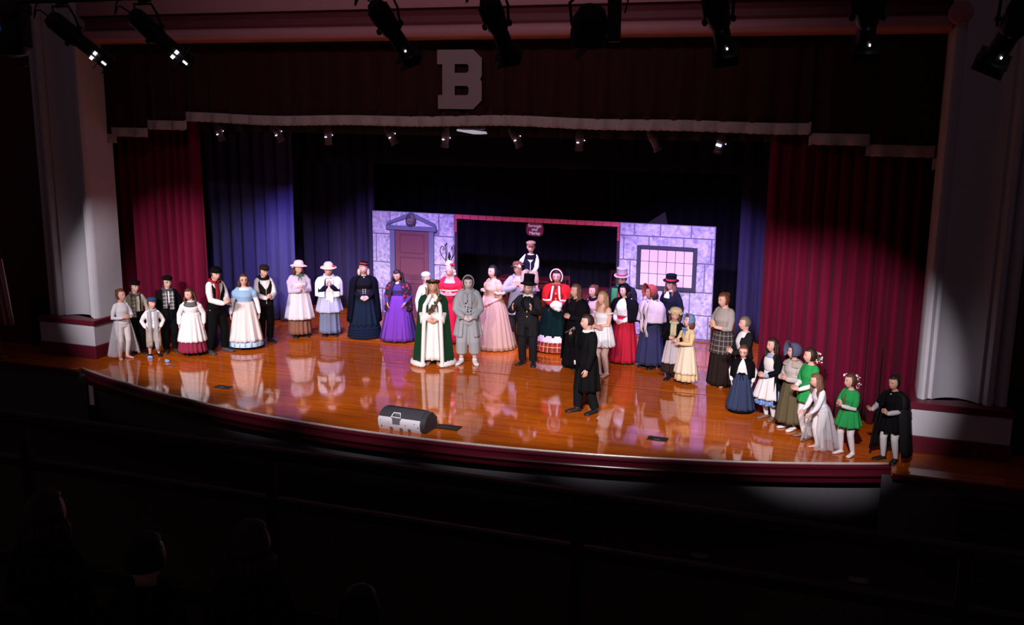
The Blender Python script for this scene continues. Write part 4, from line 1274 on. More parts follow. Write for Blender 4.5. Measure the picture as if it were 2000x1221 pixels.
for k in range(60):
    q = k/59
    c = V((.085-.14*q)*H, -(.10+.02*math.sin(q*PI)+.02)*H, P.mz(.80-.18*q)); c = c+V(*[rr3.uniform(-.018, .018)*H for _ in range(3)])
    gar.add(ell(c, [rr3.uniform(.008, .016)*H, .008*H, rr3.uniform(.008, .02)*H], 6, 4))
    if k % 6 == 0: ber.add(ell(c+V(0, -.012*H, 0), [.010*H]*3, 6, 4))
o = P.out(gar, 'leaf_garland', cloth((.030, .075, .030))); ber.xf(P.bend); ber.build('berry', cloth((.5, .02, .03)), o)
P.wreath((.022, .040, .018), ((.3, .02, .03),), z=.33, r=.42, th=.10)
P = Person('woman in red gown and tall white wig with red flower', -1.52, 3.43, 1.66, -10, 7.2, fem=True, yaw=-5, pitch=16, arms=('claspup', 'claspup'), hair=WHITEH, sk='pink', bust=.018)
P.body(brow=(.3, .2, .15)).hair('updo', col=WHITEH).shirt((.62, .015, .045), 'bodice', .012, .58, .30, puff=.052, z1=.765).skirt((.55, .012, .05), .67, .02, r1=.17, folds=14, amp=.010, power=.9).band((.72, .6, .58), .672, .018, .022, 'sash').blossoms([(.26, -.2, .62), (.34, -.05, .5)], (.65, .02, .05), .09, 'hair_flower', 5, .06)
for sx in (-1, 1): P.blossoms([(sx*.40, .1, -.1), (sx*.40, .1, -.32)], WHITEH, .09, 'ringlet', 5, .05, 3)
P.shoes(BLK)
P = Person('person in ragged grey coat, cropped trousers and grey head scarf', -.51, 1.92, 1.70, 0, 7.3, sk='grey', arms=('clasp', 'clasp'), hair=DBROWN, feet=((-.075, .0), (.075, -.01)), toes=(28, 12), bw=1.08)
P.body().hair().trousers((.30, .32, .335), infl=.022, b=.80, rr_=(.066, .064, .058, .055, .055)).shirt((.29, .31, .33), 'coat', .024, .5).skirt((.29, .31, .33), .58, .33, r1=.155, folds=9, amp=.008, span=(.45, 2*PI-.45), name='coat_tails').bib(None, .58, .76, .30, .034, 'tattered_front', TATTER).bonnet((.25, .27, .285), 0, name='head_scarf', th0=66, down=.25).scarf((.28, .30, .32), hang=(.72, .66), w_=.018, x=(.03, .022), fwd_=.012).lapels((.24, .26, .275), .03).bellsleeve(None, .042, .9, 'tattered_cuff', TATTER, .034)
for i in range(2):
    P.out(MB().add(P.foot_geo(i, .005)).add(tube([P.leg[i][2]+V(0, 0, .02), P.leg[i][2]], [.03*P.H, .03*P.H], 10)), 'sock', cloth((.60, .58, .58)))
P = Person('woman in pink ruffled ball gown turned to the left', -.54, 3.36, 1.69, -48, 7.3, fem=True, sk='pink', yaw=0, arms=('clasp', 'clasp'), hair=BLACKH, bust=.014)
P.body().hair('lowbun').shirt((.50, .35, .25), 'bodice', .012, .58, .28, puff=.05, z1=.785).skirt((.44, .30, .23), .63, .01, r1=.29, folds=22, amp=.012, power=.65).band((.5, .28, .2), .63, .02, .02, 'waistband')
for i in range(2):
    S0, E_, W_, d, n = P.arm[i]; c = S0*.35+E_*.65
    P.out(MB().add(tube([(c[0]+.058*P.H*math.cos(a), c[1]+.058*P.H*math.sin(a), c[2]+.008*P.H*math.sin(a*7)) for a in np.linspace(0, 2*PI, 25)], .018*P.H, 6)), 'sleeve_ruffle', cloth((.58, .42, .34)))
P.out(MB().add(tube([(.088*P.H*math.sin(a), .004*P.H-.075*P.H*math.cos(a), P.mz(.785)-.018*P.H*math.cos(a)) for a in np.linspace(0, 2*PI, 30)], .006*P.H, 6)), 'neck_trim', cloth((.16, .06, .05)))
# man with the child on his shoulders
P = Person('man in lilac grey coat and brown hat carrying child on shoulders', -.06, 3.53, 1.76, -8, 7.4, yaw=-12, pitch=-8, roll=-6, arms=(((-.02, -.15, .735), (.4, -.3, .7), (.2, .9, 0)), ((-.06, -.15, .72), (.3, -.3, .8), (.2, .9, 0))), hair=BROWN, bw=1.05, pole=((-.9, .2, -.4), (.9, .2, -.4)), feet=((-.07, 0), (.07, .03)))
P.body().hair().shirt((.30, .30, .42), 'coat', .020).skirt((.30, .30, .42), .58, .40, r1=.125, folds=8, amp=.005, span=(.15, 2*PI-.15), name='coat_skirt').trousers((.045, .035, .045), infl=.014).bib((.5, .42, .46), .74, .84, .5, .03, 'cravat').scarf((.4, .32, .36), hang=(.74, 0), w_=.02, mats=plaid('lilac_check', (.5, .42, .45), (.25, .2, .25), (.65, .6, .6), 16)).hat([(.36, .24), (.55, .18), (.56, .21), (.40, .27), (.39, .42), (.30, .56), (.01, .58)], (.13, .055, .04), 'brown_hat', tilt=(0, -6)).shoes((.03, .02, .02))
P = Person('small child in tan cap and navy vest riding on shoulders', .17, 3.60, 1.26, -4, 6.0, z=.93, yaw=0, pitch=2, sk='pink', arms=(((-.17, -.14, .62), (-.6, -.3, .4), (0, 0, -1)), ((-.06, -.20, .53), (.9, -.3, -.1), (.0, .5, -.9))), hair=BLONDE,
           legs=(((-.10, -.22, .29), (-.15, -1, .3)), ((.12, -.22, .29), (.15, -1, .3))))
P.body().hair().shirt(WHT, infl=.014).vest(NAVYC, infl=.020, z0=.49).cowl((.015, .015, .035)).trousers((.42, .30, .26), infl=.016, b=.85).flatcap((.30, .17, .12)).shoes((.3, .2, .18))
P = Person('bearded man in black top hat, black suit and glasses, clapping', .57, 2.28, 1.62, -8, 7, yaw=-14, pitch=-8, bw=1.14, sk='fair', arms=(((-.13, -.20, .70), (-.1, -.3, .9), (1, 0, .1)), ((-.06, -.20, .70), (-.1, -.3, .9), (1, 0, .1))), hair=GREYH, feet=((-.06, 0), (.07, -.03)), toes=(25, 8))
P.body().hair().beard((.30, .22, .18)).shirt(WHT, infl=.010).shirt(CHAR, 'suit_coat', .022, .5, .97, z1=.825).skirt(CHAR, .58, .36, r1=.13, folds=6, amp=.004, name='coat_skirt', span=(.2, 2*PI-.2), infl=.024).collar().trousers((.026, .026, .030), infl=.016).lapels(BLK, .032).bow((.02, .02, .03), .835, .022, .075).buttons((.6, .45, .2), (.60, .66), .036).tophat((.010, .010, .014), (.02, .02, .03), .72, (4, 4)).glasses((.15, .12, .1)).shoes((.010, .010, .012))
P = Person('woman in red jacket, white ruffled bonnet and dark green skirt', .74, 3.58, 1.66, -8, 7, fem=True, bw=1.05, yaw=-3, pitch=10, sk='pink', arms=(((-.04, -.155, .60), (.8, -.4, -.2), (0, .9, 0)), ((-.04, -.155, .60), (.8, -.4, -.2), (0, .9, 0))), hair=DBROWN)
P.body().hair('bob').shirt((.50, .012, .014), 'jacket', .014).skirt((.006, .030, .028), .62, .20, r1=.235, folds=14, amp=.012, power=.75).skirt((.50, .012, .014), .60, .50, r1=.125, folds=10, amp=.010, name='peplum').cape((.55, .012, .016), .62, .165, .30, 'capelet', infl=.02, gap1=.7).skirt(None, .215, .135, r0=(.238, .21), r1=.255, folds=30, amp=.006, wav=1, name='lace_band', mats=LACE).skirt(None, .14, .02, r0=(.25, .222), r1=.275, folds=22, amp=.011, wav=1, name='tartan_ruffle', mats=PL_RED).bonnet((.45, .012, .02), .06, rim=(.78, .74, .74), th0=70).buttons((.75, .7, .6), (.58, .66, .73), .035).bow((.35, .06, .04), .84, .035, .085)
H = P.H
for sx in (-1, 1):
    P.out(MB().add(tube([(sx*(.035+.02*t)*H, -(.075+.05*min(1, t*2))*H, P.mz(.83-.18*t)) for t in np.linspace(0, 1, 7)]+[(sx*.13*H, -.09*H, P.mz(.635)), (sx*.165*H, -.02*H, P.mz(.63))], .014*H, 7)), 'fur_trim', FUR)
muff = MB()
for k in range(40):
    a = random.Random(k)
    muff.add(ell((a.uniform(-.075, .075), a.uniform(-.03, .03), a.uniform(-.05, .05)), (.055, .055, .055), 8, 6))
mv, mf = remesh(muff, 'muff', .012, 2)
mo = MB().add((mv, mf)).build('hand_muff', FUR, None)
rzz = P.rz
mo.location = (P.root.location[0]+math.sin(rzz)*.275+.03, P.root.location[1]-math.cos(rzz)*.275, P.mz(.60)-.02)
mo.rotation_euler = (0, .25, rzz)
tag(mo, 'fluffy white hand muff held by the woman in red jacket', 'muff')
P = Person('woman with long brown hair in black cloak facing left', 1.48, 2.40, 1.60, -48, 7, fem=True, bw=1.12, yaw=-8, arms=('claspup', 'claspup'), hair=(.13, .06, .035))
P.body().hair('long', .20).shirt((.020, .018, .026), 'bodice', .014).skirt((.012, .011, .014), .62, .03, r1=.16, folds=13, amp=.010).cape((.014, .013, .018), .10, .19, .40, 'cloak', gap1=.7, folds=9).shoes(BLK)
P = Person('woman in pale pink blouse mostly hidden behind blonde dancer', 1.66, 2.98, 1.50, -50, 7, fem=True, yaw=5, arms=('claspup', 'claspup'), hair=AUBURN, sk='pink')
P.body().hair('bun').shirt((.60, .40, .42), 'blouse').skirt((.10, .03, .04), .62, .03, r1=.15).scarf((.03, .015, .04), (.7, 0)).shoes(BLK)
P = Person('blonde dancer in short white dress and pale tights facing left', 2.11, 1.98, 1.58, -42, 7.2, fem=True, yaw=-18, pitch=2, sk='fair', arms=('fold', 'fold'), hair=(.33, .19, .10), feet=((-.03, -.02), (.035, .03)), bust=.012)
P.body().hair('long', .20).shirt((.66, .66, .70), 'bodice', .010, .56, arms=False, z1=.765).skirt((.66, .67, .70), .64, .37, r1=.145, folds=18, amp=.009, name='skirt').tights((.56, .40, .36))
for i in range(2):
    S0, E_, W_, d, n = P.arm[i]; c = S0*.78+E_*.22
    P.out(MB().add(tube([(c[0]+.038*P.H*math.cos(a), c[1]+.042*P.H*math.sin(a), c[2]+.012*P.H*math.cos(a)*(1 if i else -1)) for a in np.linspace(0, 2*PI, 17)], .011*P.H, 6)), 'shoulder_strap', cloth((.66, .66, .70)))
P = Person('young man in grey top hat, glasses and green scarf', 2.03, 3.76, 1.66, -10, 7.2, yaw=-8, pitch=8, arms=('down', ((-.10, -.17, .63), (.6, -.3, .5), (0, .9, 0))), hair=DBROWN, sk='pink', bw=1.05)
P.body().hair().shirt((.05, .05, .06)).trousers(BLK).cape((.030, .032, .045), .46, .185, .50, 'cloak', gap1=.75).scarf((.03, .16, .05), hang=(.50, 0), w_=.036, x=(.07, .05), fwd_=.03).bib((.35, .03, .05), .68, .83, .35, .02, 'cravat').tophat((.33, .30, .30), (.40, .05, .06), .62, (0, 3), .62).glasses((.35, .05, .05)).shoes(BLK)
P = Person('woman in black bonnet, black capelet and long red skirt', 2.25, 3.09, 1.54, -32, 7, fem=True, bw=1.15, yaw=-10, pitch=6, arms=('clasp', 'clasp'), hair=BLACKH, sk='fair')
P.body().hair('bob').shirt(WHT, 'blouse', .012).skirt((.36, .010, .025), .62, .03, r1=.185, folds=13, amp=.011, power=.7).cape((.008, .008, .010), .56, .20, .35, 'capelet', gap1=.65, infl=.035).bonnet((.010, .008, .010), .05, th0=64).bib(WHT, .62, .80, .45, .03).shoes(BLK)
P = Person('woman in rust bonnet, pale fringed shawl and navy dress', 2.80, 2.92, 1.58, -45, 7, fem=True, bw=1.15, yaw=-12, pitch=4, arms=('clasp', 'clasp'), hair=DBROWN, sk='tan')
P.body().hair('bob').shirt((.028, .032, .060), 'bodice', .014).skirt((.024, .027, .071), .62, .06, r1=.175, folds=11, amp=.010, power=.75).cape((.50, .42, .42), .58, .19, .08, 'shawl', gap1=.14, infl=.03).scarf((.50, .42, .42), hang=(.44, .40), w_=.022, x=(.02, .05), fwd_=.035, name='shawl_ends').bonnet((.26, .045, .035), .20, th0=60).shoes(BLK)
P = Person('long haired person in black top hat with red band and navy sweater', 2.95, 4.05, 1.56, -40, 7, yaw=0, arms=('down', 'down'), hair=(.16, .075, .05), bw=1.12, sk='pink', feet=((-.08, -.05), (.07, .05)))
P.body().hair('long', .17).shirt((.022, .024, .045), 'sweater', .018).trousers(BLK, infl=.014).bib(WHT, .755, .84, .35, .024).tophat((.016, .016, .022), (.40, .03, .05), .50, (2, 6), .62).shoes((.16, .10, .10))
P = Person('girl in cream frilled mob cap and black jacket beside blue bonnet girl', 3.37, 2.21, 1.32, -8, 6.4, fem=True, yaw=-4, roll=6, arms=('claspup', ((-.10, -.12, .60), (.5, -.5, 0), (0, .9, 0))), hair=BROWN, sk='pink', bust=.003)
P.body().hair('bob').shirt((.012, .012, .014), 'jacket', .016).skirt((.060, .038, .035), .60, .12, r1=.15, folds=10).apron((.42, .38, .40), .61, .26, r1=.155, span=.9).mobcap((.62, .48, .28), .50).scarf((.5, .46, .3), (.66, .66), w_=.02, x=(.02, .02)).shoes(BLK, boot=.3)
P = Person('girl in blue print bonnet and cream dress hugging her neighbour', 3.64, 2.10, 1.24, -50, 6.2, fem=True, yaw=-6, pitch=-10, arms=(((-.05, -.20, .66), (.2, -.9, .1), (1, 0, 0)), ((-.08, -.20, .64), (.2, -.9, .1), (1, 0, 0))), hair=AUBURN, sk='pink', bust=.002)
P.body().hair('bob').shirt((.66, .50, .27), 'bodice', .014, puff=.05).skirt((.64, .48, .26), .62, .05, r1=.175, folds=12, amp=.009).apron((.68, .60, .46), .63, .16, r1=.17, span=1.6).bonnet(None, .08, mats=GFLOR, th0=62).bow(None, .84, .035, .07, mats=GFLOR).shoes((.06, .03, .03))
# --- right group
P = Person('woman in taupe blouse, plaid waist wrap and brown skirt, clapping', 4.25, 2.18, 1.68, -42, 7.3, fem=True, yaw=-8, pitch=8, arms=('clap', 'clap'), hair=AUBURN, bw=1.05)
P.body().hair('bun').shirt((.33, .29, .27), 'blouse', .014, sleeve=.72).skirt((.045, .028, .026), .60, .02, r1=.15, folds=13, amp=.010).skirt(None, .60, .36, r1=.14, folds=8, amp=.005, name='plaid_wrap', mats=PL_BRN, infl=.022).band(BLK, .615, .05, .02, 'belt')
P = Person('grey haired woman in dark cardigan half hidden by right curtain', 4.72, 1.28, 1.46, -55, 7, fem=True, yaw=-12, arms=('clapmid', 'clapmid'), hair=(.16, .12, .09), bw=1.0)
P.body().hair('short').shirt(WHT, 'blouse').vest((.030, .030, .036), 'cardigan').shirt((.030, .030, .036), 'cardigan_sleeves', .014, .6, z1=.78).bib((.66, .64, .64), .62, .83, .35, .024).trousers(BLK).shoes(BLK)
P = Person('small girl in glasses, black knotted shawl and blue skirt', 4.78, .66, 1.12, -6, 6, fem=True, yaw=-6, pitch=6, arms=('down', 'down'), hair=AUBURN, sk='pink', bust=.002)
P.body().hair('bun').shirt(WHT, 'blouse', .012).skirt((.024, .036, .080), .60, .06, r1=.20, folds=13, amp=.012).cape(BLK, .55, .17, .22, 'shawl', gap1=.6).bow(BLK, .62, .03, .10).skirt(BLK, .07, .03, r0=(.18, .16), r1=.185, folds=40, amp=.005, wav=1, name='petticoat').glasses((.6, .6, .62)).shoes(BLK)
P = Person('girl with long dark hair in black coat, white apron and blue dress', 5.25, .45, 1.32, -40, 6.5, fem=True, yaw=-14, arms=('claplow', 'claplow'), hair=DBROWN, sk='pink', bust=.003)
P.body().hair('long', .22).shirt((.30, .40, .58), 'dress_bodice', .012).skirt(None, .60, .20, r1=.18, folds=14, amp=.012, name='dress', mats=FLOR).apron(WHT, .62, .28, r1=.185, span=1.0, bib=.80).shirt((.012, .012, .015), 'coat_sleeves', .018, .66, .86, z1=.80).skirt((.012, .012, .015), .76, .22, r1=.185, folds=8, span=(.85, 2*PI-.85), name='coat', infl=.026).tights(WHT, 'leggings', feet=False).shoes((.20, .12, .09))
P = Person('girl in slate blue bonnet, tan blouse and olive skirt with white sneakers', 5.60, .05, 1.34, -48, 6.6, fem=True, yaw=-12, arms=('claspup', 'claspup'), hair=BROWN, bust=.004)
P.body().hair('short').shirt((.46, .42, .40), 'blouse', .020, puff=.045).skirt((.105, .085, .045), .60, .10, r1=.175, folds=9, amp=.010, power=.7).cape((.40, .34, .29), .70, .15, .35, 'collar_cape').bonnet((.075, .085, .15), .22, th0=60, deep=1.1).shoes((.70, .70, .70))
P = Person('tall girl in green tunic with ribbon flowers in dark hair', 5.86, -.30, 1.38, -52, 6.8, fem=True, yaw=-14, arms=('claplow', 'claplow'), hair=DBROWN, sk='pink', bust=.003)
P.body().hair('lowbun').shirt(WHT, 'undershirt', .006).shirt((.02, .30, .07), 'tunic', .016, .5, .42).skirt((.02, .30, .07), .60, .42, r1=.125, folds=7, amp=.005, name='tunic_skirt').tights(WHT, 'leggings', feet=False).blossoms([(.10, .52, .0), (.06, .56, -.3)], (.75, .72, .72), .06, 'white_blossoms', 14, .22, 5).blossoms([(.0, .54, -.1), (.0, .5, -.5)], (.5, .02, .03), .06, 'red_ribbon', 8, .17, 6).blossoms([(.1, .55, -.1)], (.03, .16, .05), .06, 'green_leaves', 8, .22, 8).shoes((.18, .11, .08))
P = Person('girl in white leotard and tulle with long brown hair leaning forward', 6.07, -.76, 1.15, -58, 6.2, fem=True, yaw=-10, lean=12, arms=(((-.10, -.20, .50), (0, -.6, -.7), (1, 0, 0)), ((-.08, -.20, .50), (0, -.6, -.7), (1, 0, 0))), hair=(.15, .065, .035), sk='pink', bust=.002)
P.body().hair('long', .26).shirt((.66, .65, .69), 'leotard', .012).tights(WHT, 'leggings', feet=False).skirt(None, .60, .06, r1=.26, folds=11, amp=.018, name='tulle_skirt', mats=TULLE, th=.003, span=(.7, 2*PI-.7))
P = Person('smiling girl in bright green tunic, white tights and flower garland', 6.45, -.88, 1.20, -40, 6.3, fem=True, yaw=-12, pitch=2, arms=('clap', 'clap'), hair=BROWN, sk='pink', bust=.002, feet=((-.07, -.02), (.07, .02)))
P.body().hair('lowbun').shirt((.60, .60, .60), 'undershirt', .006).shirt((.02, .31, .075), 'tunic', .016, .5, .40).skirt((.02, .31, .075), .60, .37, r1=.155, folds=8, amp=.008, name='tunic_skirt').bib((.14, .09, .04), .45, .80, .08, .03, 'braid_trim').tights(WHT).blossoms([(.42*math.cos(a), .42*math.sin(a), .34) for a in np.linspace(.8, 3.9, 9)], (.78, .74, .74), .05, 'garland', 3, .05, 3).blossoms([(.15, .50, .15), (.2, .55, -.15), (.15, .5, -.4)], (.75, .7, .7), .05, 'white_blossoms', 7, .12, 4).blossoms([(.05, .55, -.05), (.1, .55, -.3)], (.5, .02, .03), .06, 'red_ribbon', 5, .12, 9)
P = Person('person in black cloak and black net over white leggings at far right', 7.03, -.92, 1.25, -28, 6.5, fem=True, yaw=-8, pitch=8, sk='tan', arms=('out', 'clapmid'), hair=BLACKH, bust=.003, feet=((-.07, -.02), (.07, .0)), toes=(30, 10))
P.body().hair('bun').shirt((.38, .37, .38), 'blouse', .010).shirt(BLK, 'tunic', .018, .48, .40).skirt(BLK, .60, .36, r1=.14, folds=8, name='tunic_skirt').tights((.55, .54, .55), 'leggings', feet=False).cape(None, .10, .23, .55, 'net_cloak', mats=BTULLE, gap1=1.0).cape(BLK, .66, .17, .4, 'collar_cape').buttons((.6, .6, .6), (.82,), .04).shoes(BLK)
# --- presenter in front
P = Person('young presenter in long black coat speaking into a microphone', 2.44, -.28, 1.62, -62, 7.2, yaw=-6, arms=(((-.06, -.16, .80), (.35, -.25, .8), (.7, .3, 0)), ((-.13, -.08, .47), (0, -.3, -1), (1, 0, 0))), hair=DBROWN, sk='fair', bw=1.05, feet=((-.06, -.08), (.06, .05)), toes=(10, 15))
P.body().hair('short').shirt(WHT, infl=.010).shirt((.014, .014, .016), 'coat', .022, .5, .97).skirt((.014, .014, .016), .58, .24, r1=.14, folds=8, amp=.008, span=(.25, 2*PI-.25), name='coat_tails', infl=.024).trousers((.020, .022, .028), infl=.016).lapels(BLK, .03).collar().shoes((.015, .015, .017))
P.out(MB().add(bbox((-.10*P.H, -.09*P.H, .50*P.H), (.05, .012, .07), .004)), 'name_card', cloth((.7, .7, .7)))
W_ = P.arm[0][2]; d_ = P.arm[0][3]
hp = W_+d_*.10+V(.02, -.02, 0)
mp_ = P.hc+V(-.02, -.50*P.hh, -.20*P.hh)
ax = mp_-hp; ax = ax/np.linalg.norm(ax)
def loc2w(p):
    c, s_ = math.cos(P.rz), math.sin(P.rz); L = P.root.location
    return V(L[0]+p[0]*c-p[1]*s_, L[1]+p[0]*s_+p[1]*c, p[2])
mi = empty('microphone', tuple(loc2w(hp)))
tag(mi, 'black handheld microphone held up by the young presenter', 'microphone')
A0 = loc2w(hp-ax*.08)-loc2w(hp); A1 = loc2w(hp+ax*.07)-loc2w(hp)
MB().add(tube([A0, A1], [.013, .017], 10)).build('handle', M_BLACK, mi)
MB().add(ell(A1, (.026, .026, .03))).build('grille', M_GREYMET, mi)
# DETAILS_BELOW
# ================================================================== LAMPS
def lamp_axis(mb, A, B):
    """map geometry built along -z (0..1 downwards) onto the axis A->B"""
    A, B = V(*A), V(*B); d = B-A; L = np.linalg.norm(d); d /= L
    u = np.cross(d, V(0, 1, 0.01)); u /= np.linalg.norm(u); w_ = np.cross(d, u)
    return mb.xf(lambda v: A+np.outer(v[:, 0], u)+np.outer(v[:, 1], w_)+np.outer(-v[:, 2], d))
def front_fixture(label, A, B, pipe_z=5.66, k=1.0, glint=1):
    """ellipsoidal spotlight hanging from the pipe: A rear end, B lens end"""
    A, B = V(*A), V(*B)
    t = tag(empty('stage_spotlight', tuple(A)), label, 'stage light', 'spotlights hanging from the catwalk pipe')
    B = B-A; A0 = V(0, 0, 0)
    L = np.linalg.norm(B)
    r = .075*k
    lamp_axis(MB().add(lathe([(.02, .02), (r*.7, .015), (r, -.03), (r*1.05, -.30*L), (r*.95, -.42*L), (r*.8, -.46*L)], 16)), A0, B).build('housing', M_BLACK, t, sharp=40)
    lamp_axis(MB().add(lathe([(r*.78, -.44*L), (r*.78, -.80*L), (r*.85, -.82*L), (r*.85, -.93*L), (r*.72, -.95*L), (r*.7, -.90*L)], 16)), A0, B).build('lens_tube', M_BLACK, t, sharp=40)
    lamp_axis(MB().add(lathe([(.005, -.90*L), (r*.68, -.905*L), (r*.6, -.925*L), (.005, -.94*L)], 16)), A0, B).build('lens', mat('dark_lens', (.02, .02, .025), .08, spec=.8), t)
    g = MB()
    for q in (0, 1):
        g.add(box((0, 0, -.80*L-.12*L*q), (r*2.3, r*2.3, .006)))
    lamp_axis(g, A0, B).build('colour_frame', M_BLACK, t, smooth=False)
    # cooling fins on the housing
    g = MB()
    for q in range(5):
        g.add(lathe([(r*.9, -.06*L-.04*L*q), (r*1.14, -.065*L-.04*L*q), (r*.9, -.075*L-.04*L*q)], 14))
    lamp_axis(g, A0, B).build('cooling_fin', M_BLACK, t, sharp=30)
    M_ = B*.36
    yk = MB(); side_ = V(1, 0, 0)
    top = V(M_[0]*.5, M_[1]*.5, pipe_z-A[2]-.05)
    yk.add(tube([M_+side_*r*1.15, top*.65+M_*.35+side_*r*1.35, top+side_*r*1.1, top-side_*r*1.1, top*.65+M_*.35-side_*r*1.35, M_-side_*r*1.15], .010, 6)).build('yoke', M_BLACK, t)
    MB().add(bbox(top+V(0, 0, .03), (.05, .06, .09), .01)).add(tube([top+V(.03, 0, .02), top+V(.08, 0, .02)], .008, 6)).build('clamp', M_BLACK, t, smooth=False)
    for sx in (-1, 1):
        lamp_axis(MB().add(ell((sx*r*1.25, 0, -.36*L), (.02, .025, .025), 8, 6)), A0, B).build('knob', M_BLACK, t)
    MB().add(tube(smoothpts([(0, 0, 0), (-.10, -.02, .06), (-.16, 0, .0), (-.13, 0, .10), (-.05, .02, pipe_z-A[2])]), .007, 6)).build('cable', M_BLACK, t)
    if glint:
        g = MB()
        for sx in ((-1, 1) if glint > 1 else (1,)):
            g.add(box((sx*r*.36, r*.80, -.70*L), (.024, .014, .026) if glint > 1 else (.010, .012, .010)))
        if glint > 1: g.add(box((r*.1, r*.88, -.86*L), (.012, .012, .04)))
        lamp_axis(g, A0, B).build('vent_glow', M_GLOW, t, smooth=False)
    return t
FYL = -8.5
front_fixture('black spotlight at upper left angled down to the right with two glints', (.06, FYL-.1, 5.52), (.40, FYL+.22, 5.13), glint=2)
front_fixture('black spotlight second from left with three bright glints', (.88, FYL-.1, 5.53), (1.21, FYL+.22, 5.13), glint=2)
front_fixture('black spotlight left of the letter hanging nearly straight', (3.02, FYL-.1, 5.55), (3.17, FYL+.25, 5.14))
front_fixture('black spotlight just right of the letter', (3.89, FYL-.1, 5.55), (3.95, FYL+.25, 5.15), glint=0)
front_fixture('black spotlight over the right stone flat', (5.44, FYL-.1, 5.56), (5.50, FYL+.25, 5.14))
front_fixture('black spotlight over the right maroon curtain', (6.38, FYL-.1, 5.54), (6.38, FYL+.25, 5.18))
front_fixture('black spotlight at far upper right angled down to the left', (7.28, FYL-.1, 5.50), (7.10, FYL+.2, 5.08), k=1.1)
# wash light with barn door and the drop box beside it
t = tag(empty('wash_light', (4.60, FYL, 5.42)), 'round wash light with a reflecting barn door tilted to the left', 'stage light', 'spotlights hanging from the catwalk pipe')
lamp_axis(MB().add(lathe([(.02, .10), (.09, .08), (.125, 0), (.125, -.14), (.105, -.14), (.10, -.05), (.01, -.04)], 20)), (0, 0, 0), (-.05, .10, -.14)).build('can', M_BLACK, t, sharp=40)
MB().add(tube([(-.14, .03, -.02), (-.15, 0, .12), (-.05, 0, .21), (.05, 0, .21), (.15, 0, .12), (.14, .03, -.02)], .012, 6)).build('yoke', M_BLACK, t)
MB().add(prism([(-.13, -.24), (-.09, -.26), (.06, -.06), (-.02, -.03)], .06, .075)).build('barn_door', mat('gel_sheet', (.16, .09, .11), .35), t, smooth=False)
MB().add(bbox((0, 0, .24), (.05, .06, .07), .01)).build('clamp', M_BLACK, t, smooth=False)
t = tag(empty('drop_box', (4.765, FYL, 5.29)), 'black upright drop box hanging beside the round wash light', 'junction box')
MB().add(bbox((0, 0, .17), (.085, .06, .36), .008)).build('case', M_BLACK, t, smooth=False)
MB().add(bbox((-.07, 0, .29), (.19, .05, .03), .006)).build('bracket', M_BLACK, t, smooth=False)
MB().add(tube(smoothpts([(.03, 0, .34), (.09, 0, .28), (.07, .01, .18)]), .006, 6)).build('cable', M_BLACK, t)
# pipe
t = tag(empty('lighting_pipe', (3.3, FYL, 5.665)), 'black lighting pipe across the top of the view', 'pipe')
MB().add(tube([(-5.5, 0, 0), (5.5, 0, 0)], .024, 10)).build('pipe', M_BLACK, t)
for xx in (-5, 0, 5):
    MB().add(tube([(xx, 0, 0), (xx, 0, 3.2)], .012, 6)).build('hanger', M_BLACK, t)
MB().add(tube(smoothpts([(-3.6, 0, .03), (-2.9, .03, -.02), (-2.3, .03, .03), (-1.6, .03, -.015), (-.6, .03, .03)]), .009, 6)).build('cable', M_BLACK, t)
# moving head at the far left with blue pilot light
t = tag(empty('moving_head_light', (-.46, FYL, 5.40)), 'bulky black moving head light with blue pilot light at top left', 'stage light')
MB().add(bbox((0, 0, .20), (.30, .22, .10), .015)).build('base', M_BLACK, t, smooth=False)
MB().add(lathe([(.02, .16), (.12, .14), (.15, .05), (.15, -.10), (.12, -.17), (.02, -.19)], 16)).build('head', M_BLACK, t, sharp=40)
for sx in (-1, 1):
    MB().add(bbox((sx*.155, 0, .03), (.03, .12, .30), .01)).build('yoke_arm', M_BLACK, t, smooth=False)
MB().add(bbox((.09, .0, -.235), (.10, .08, .07), .015)).build('lens_snout', M_BLACK, t, smooth=False)
MB().add(box((.02, -.152, .04), (.018, .01, .035))).build('pilot_light', mat('blue_pilot', (.05, .2, .8), .4, emit=(.05, .25, 1), es=2.2), t, smooth=False)
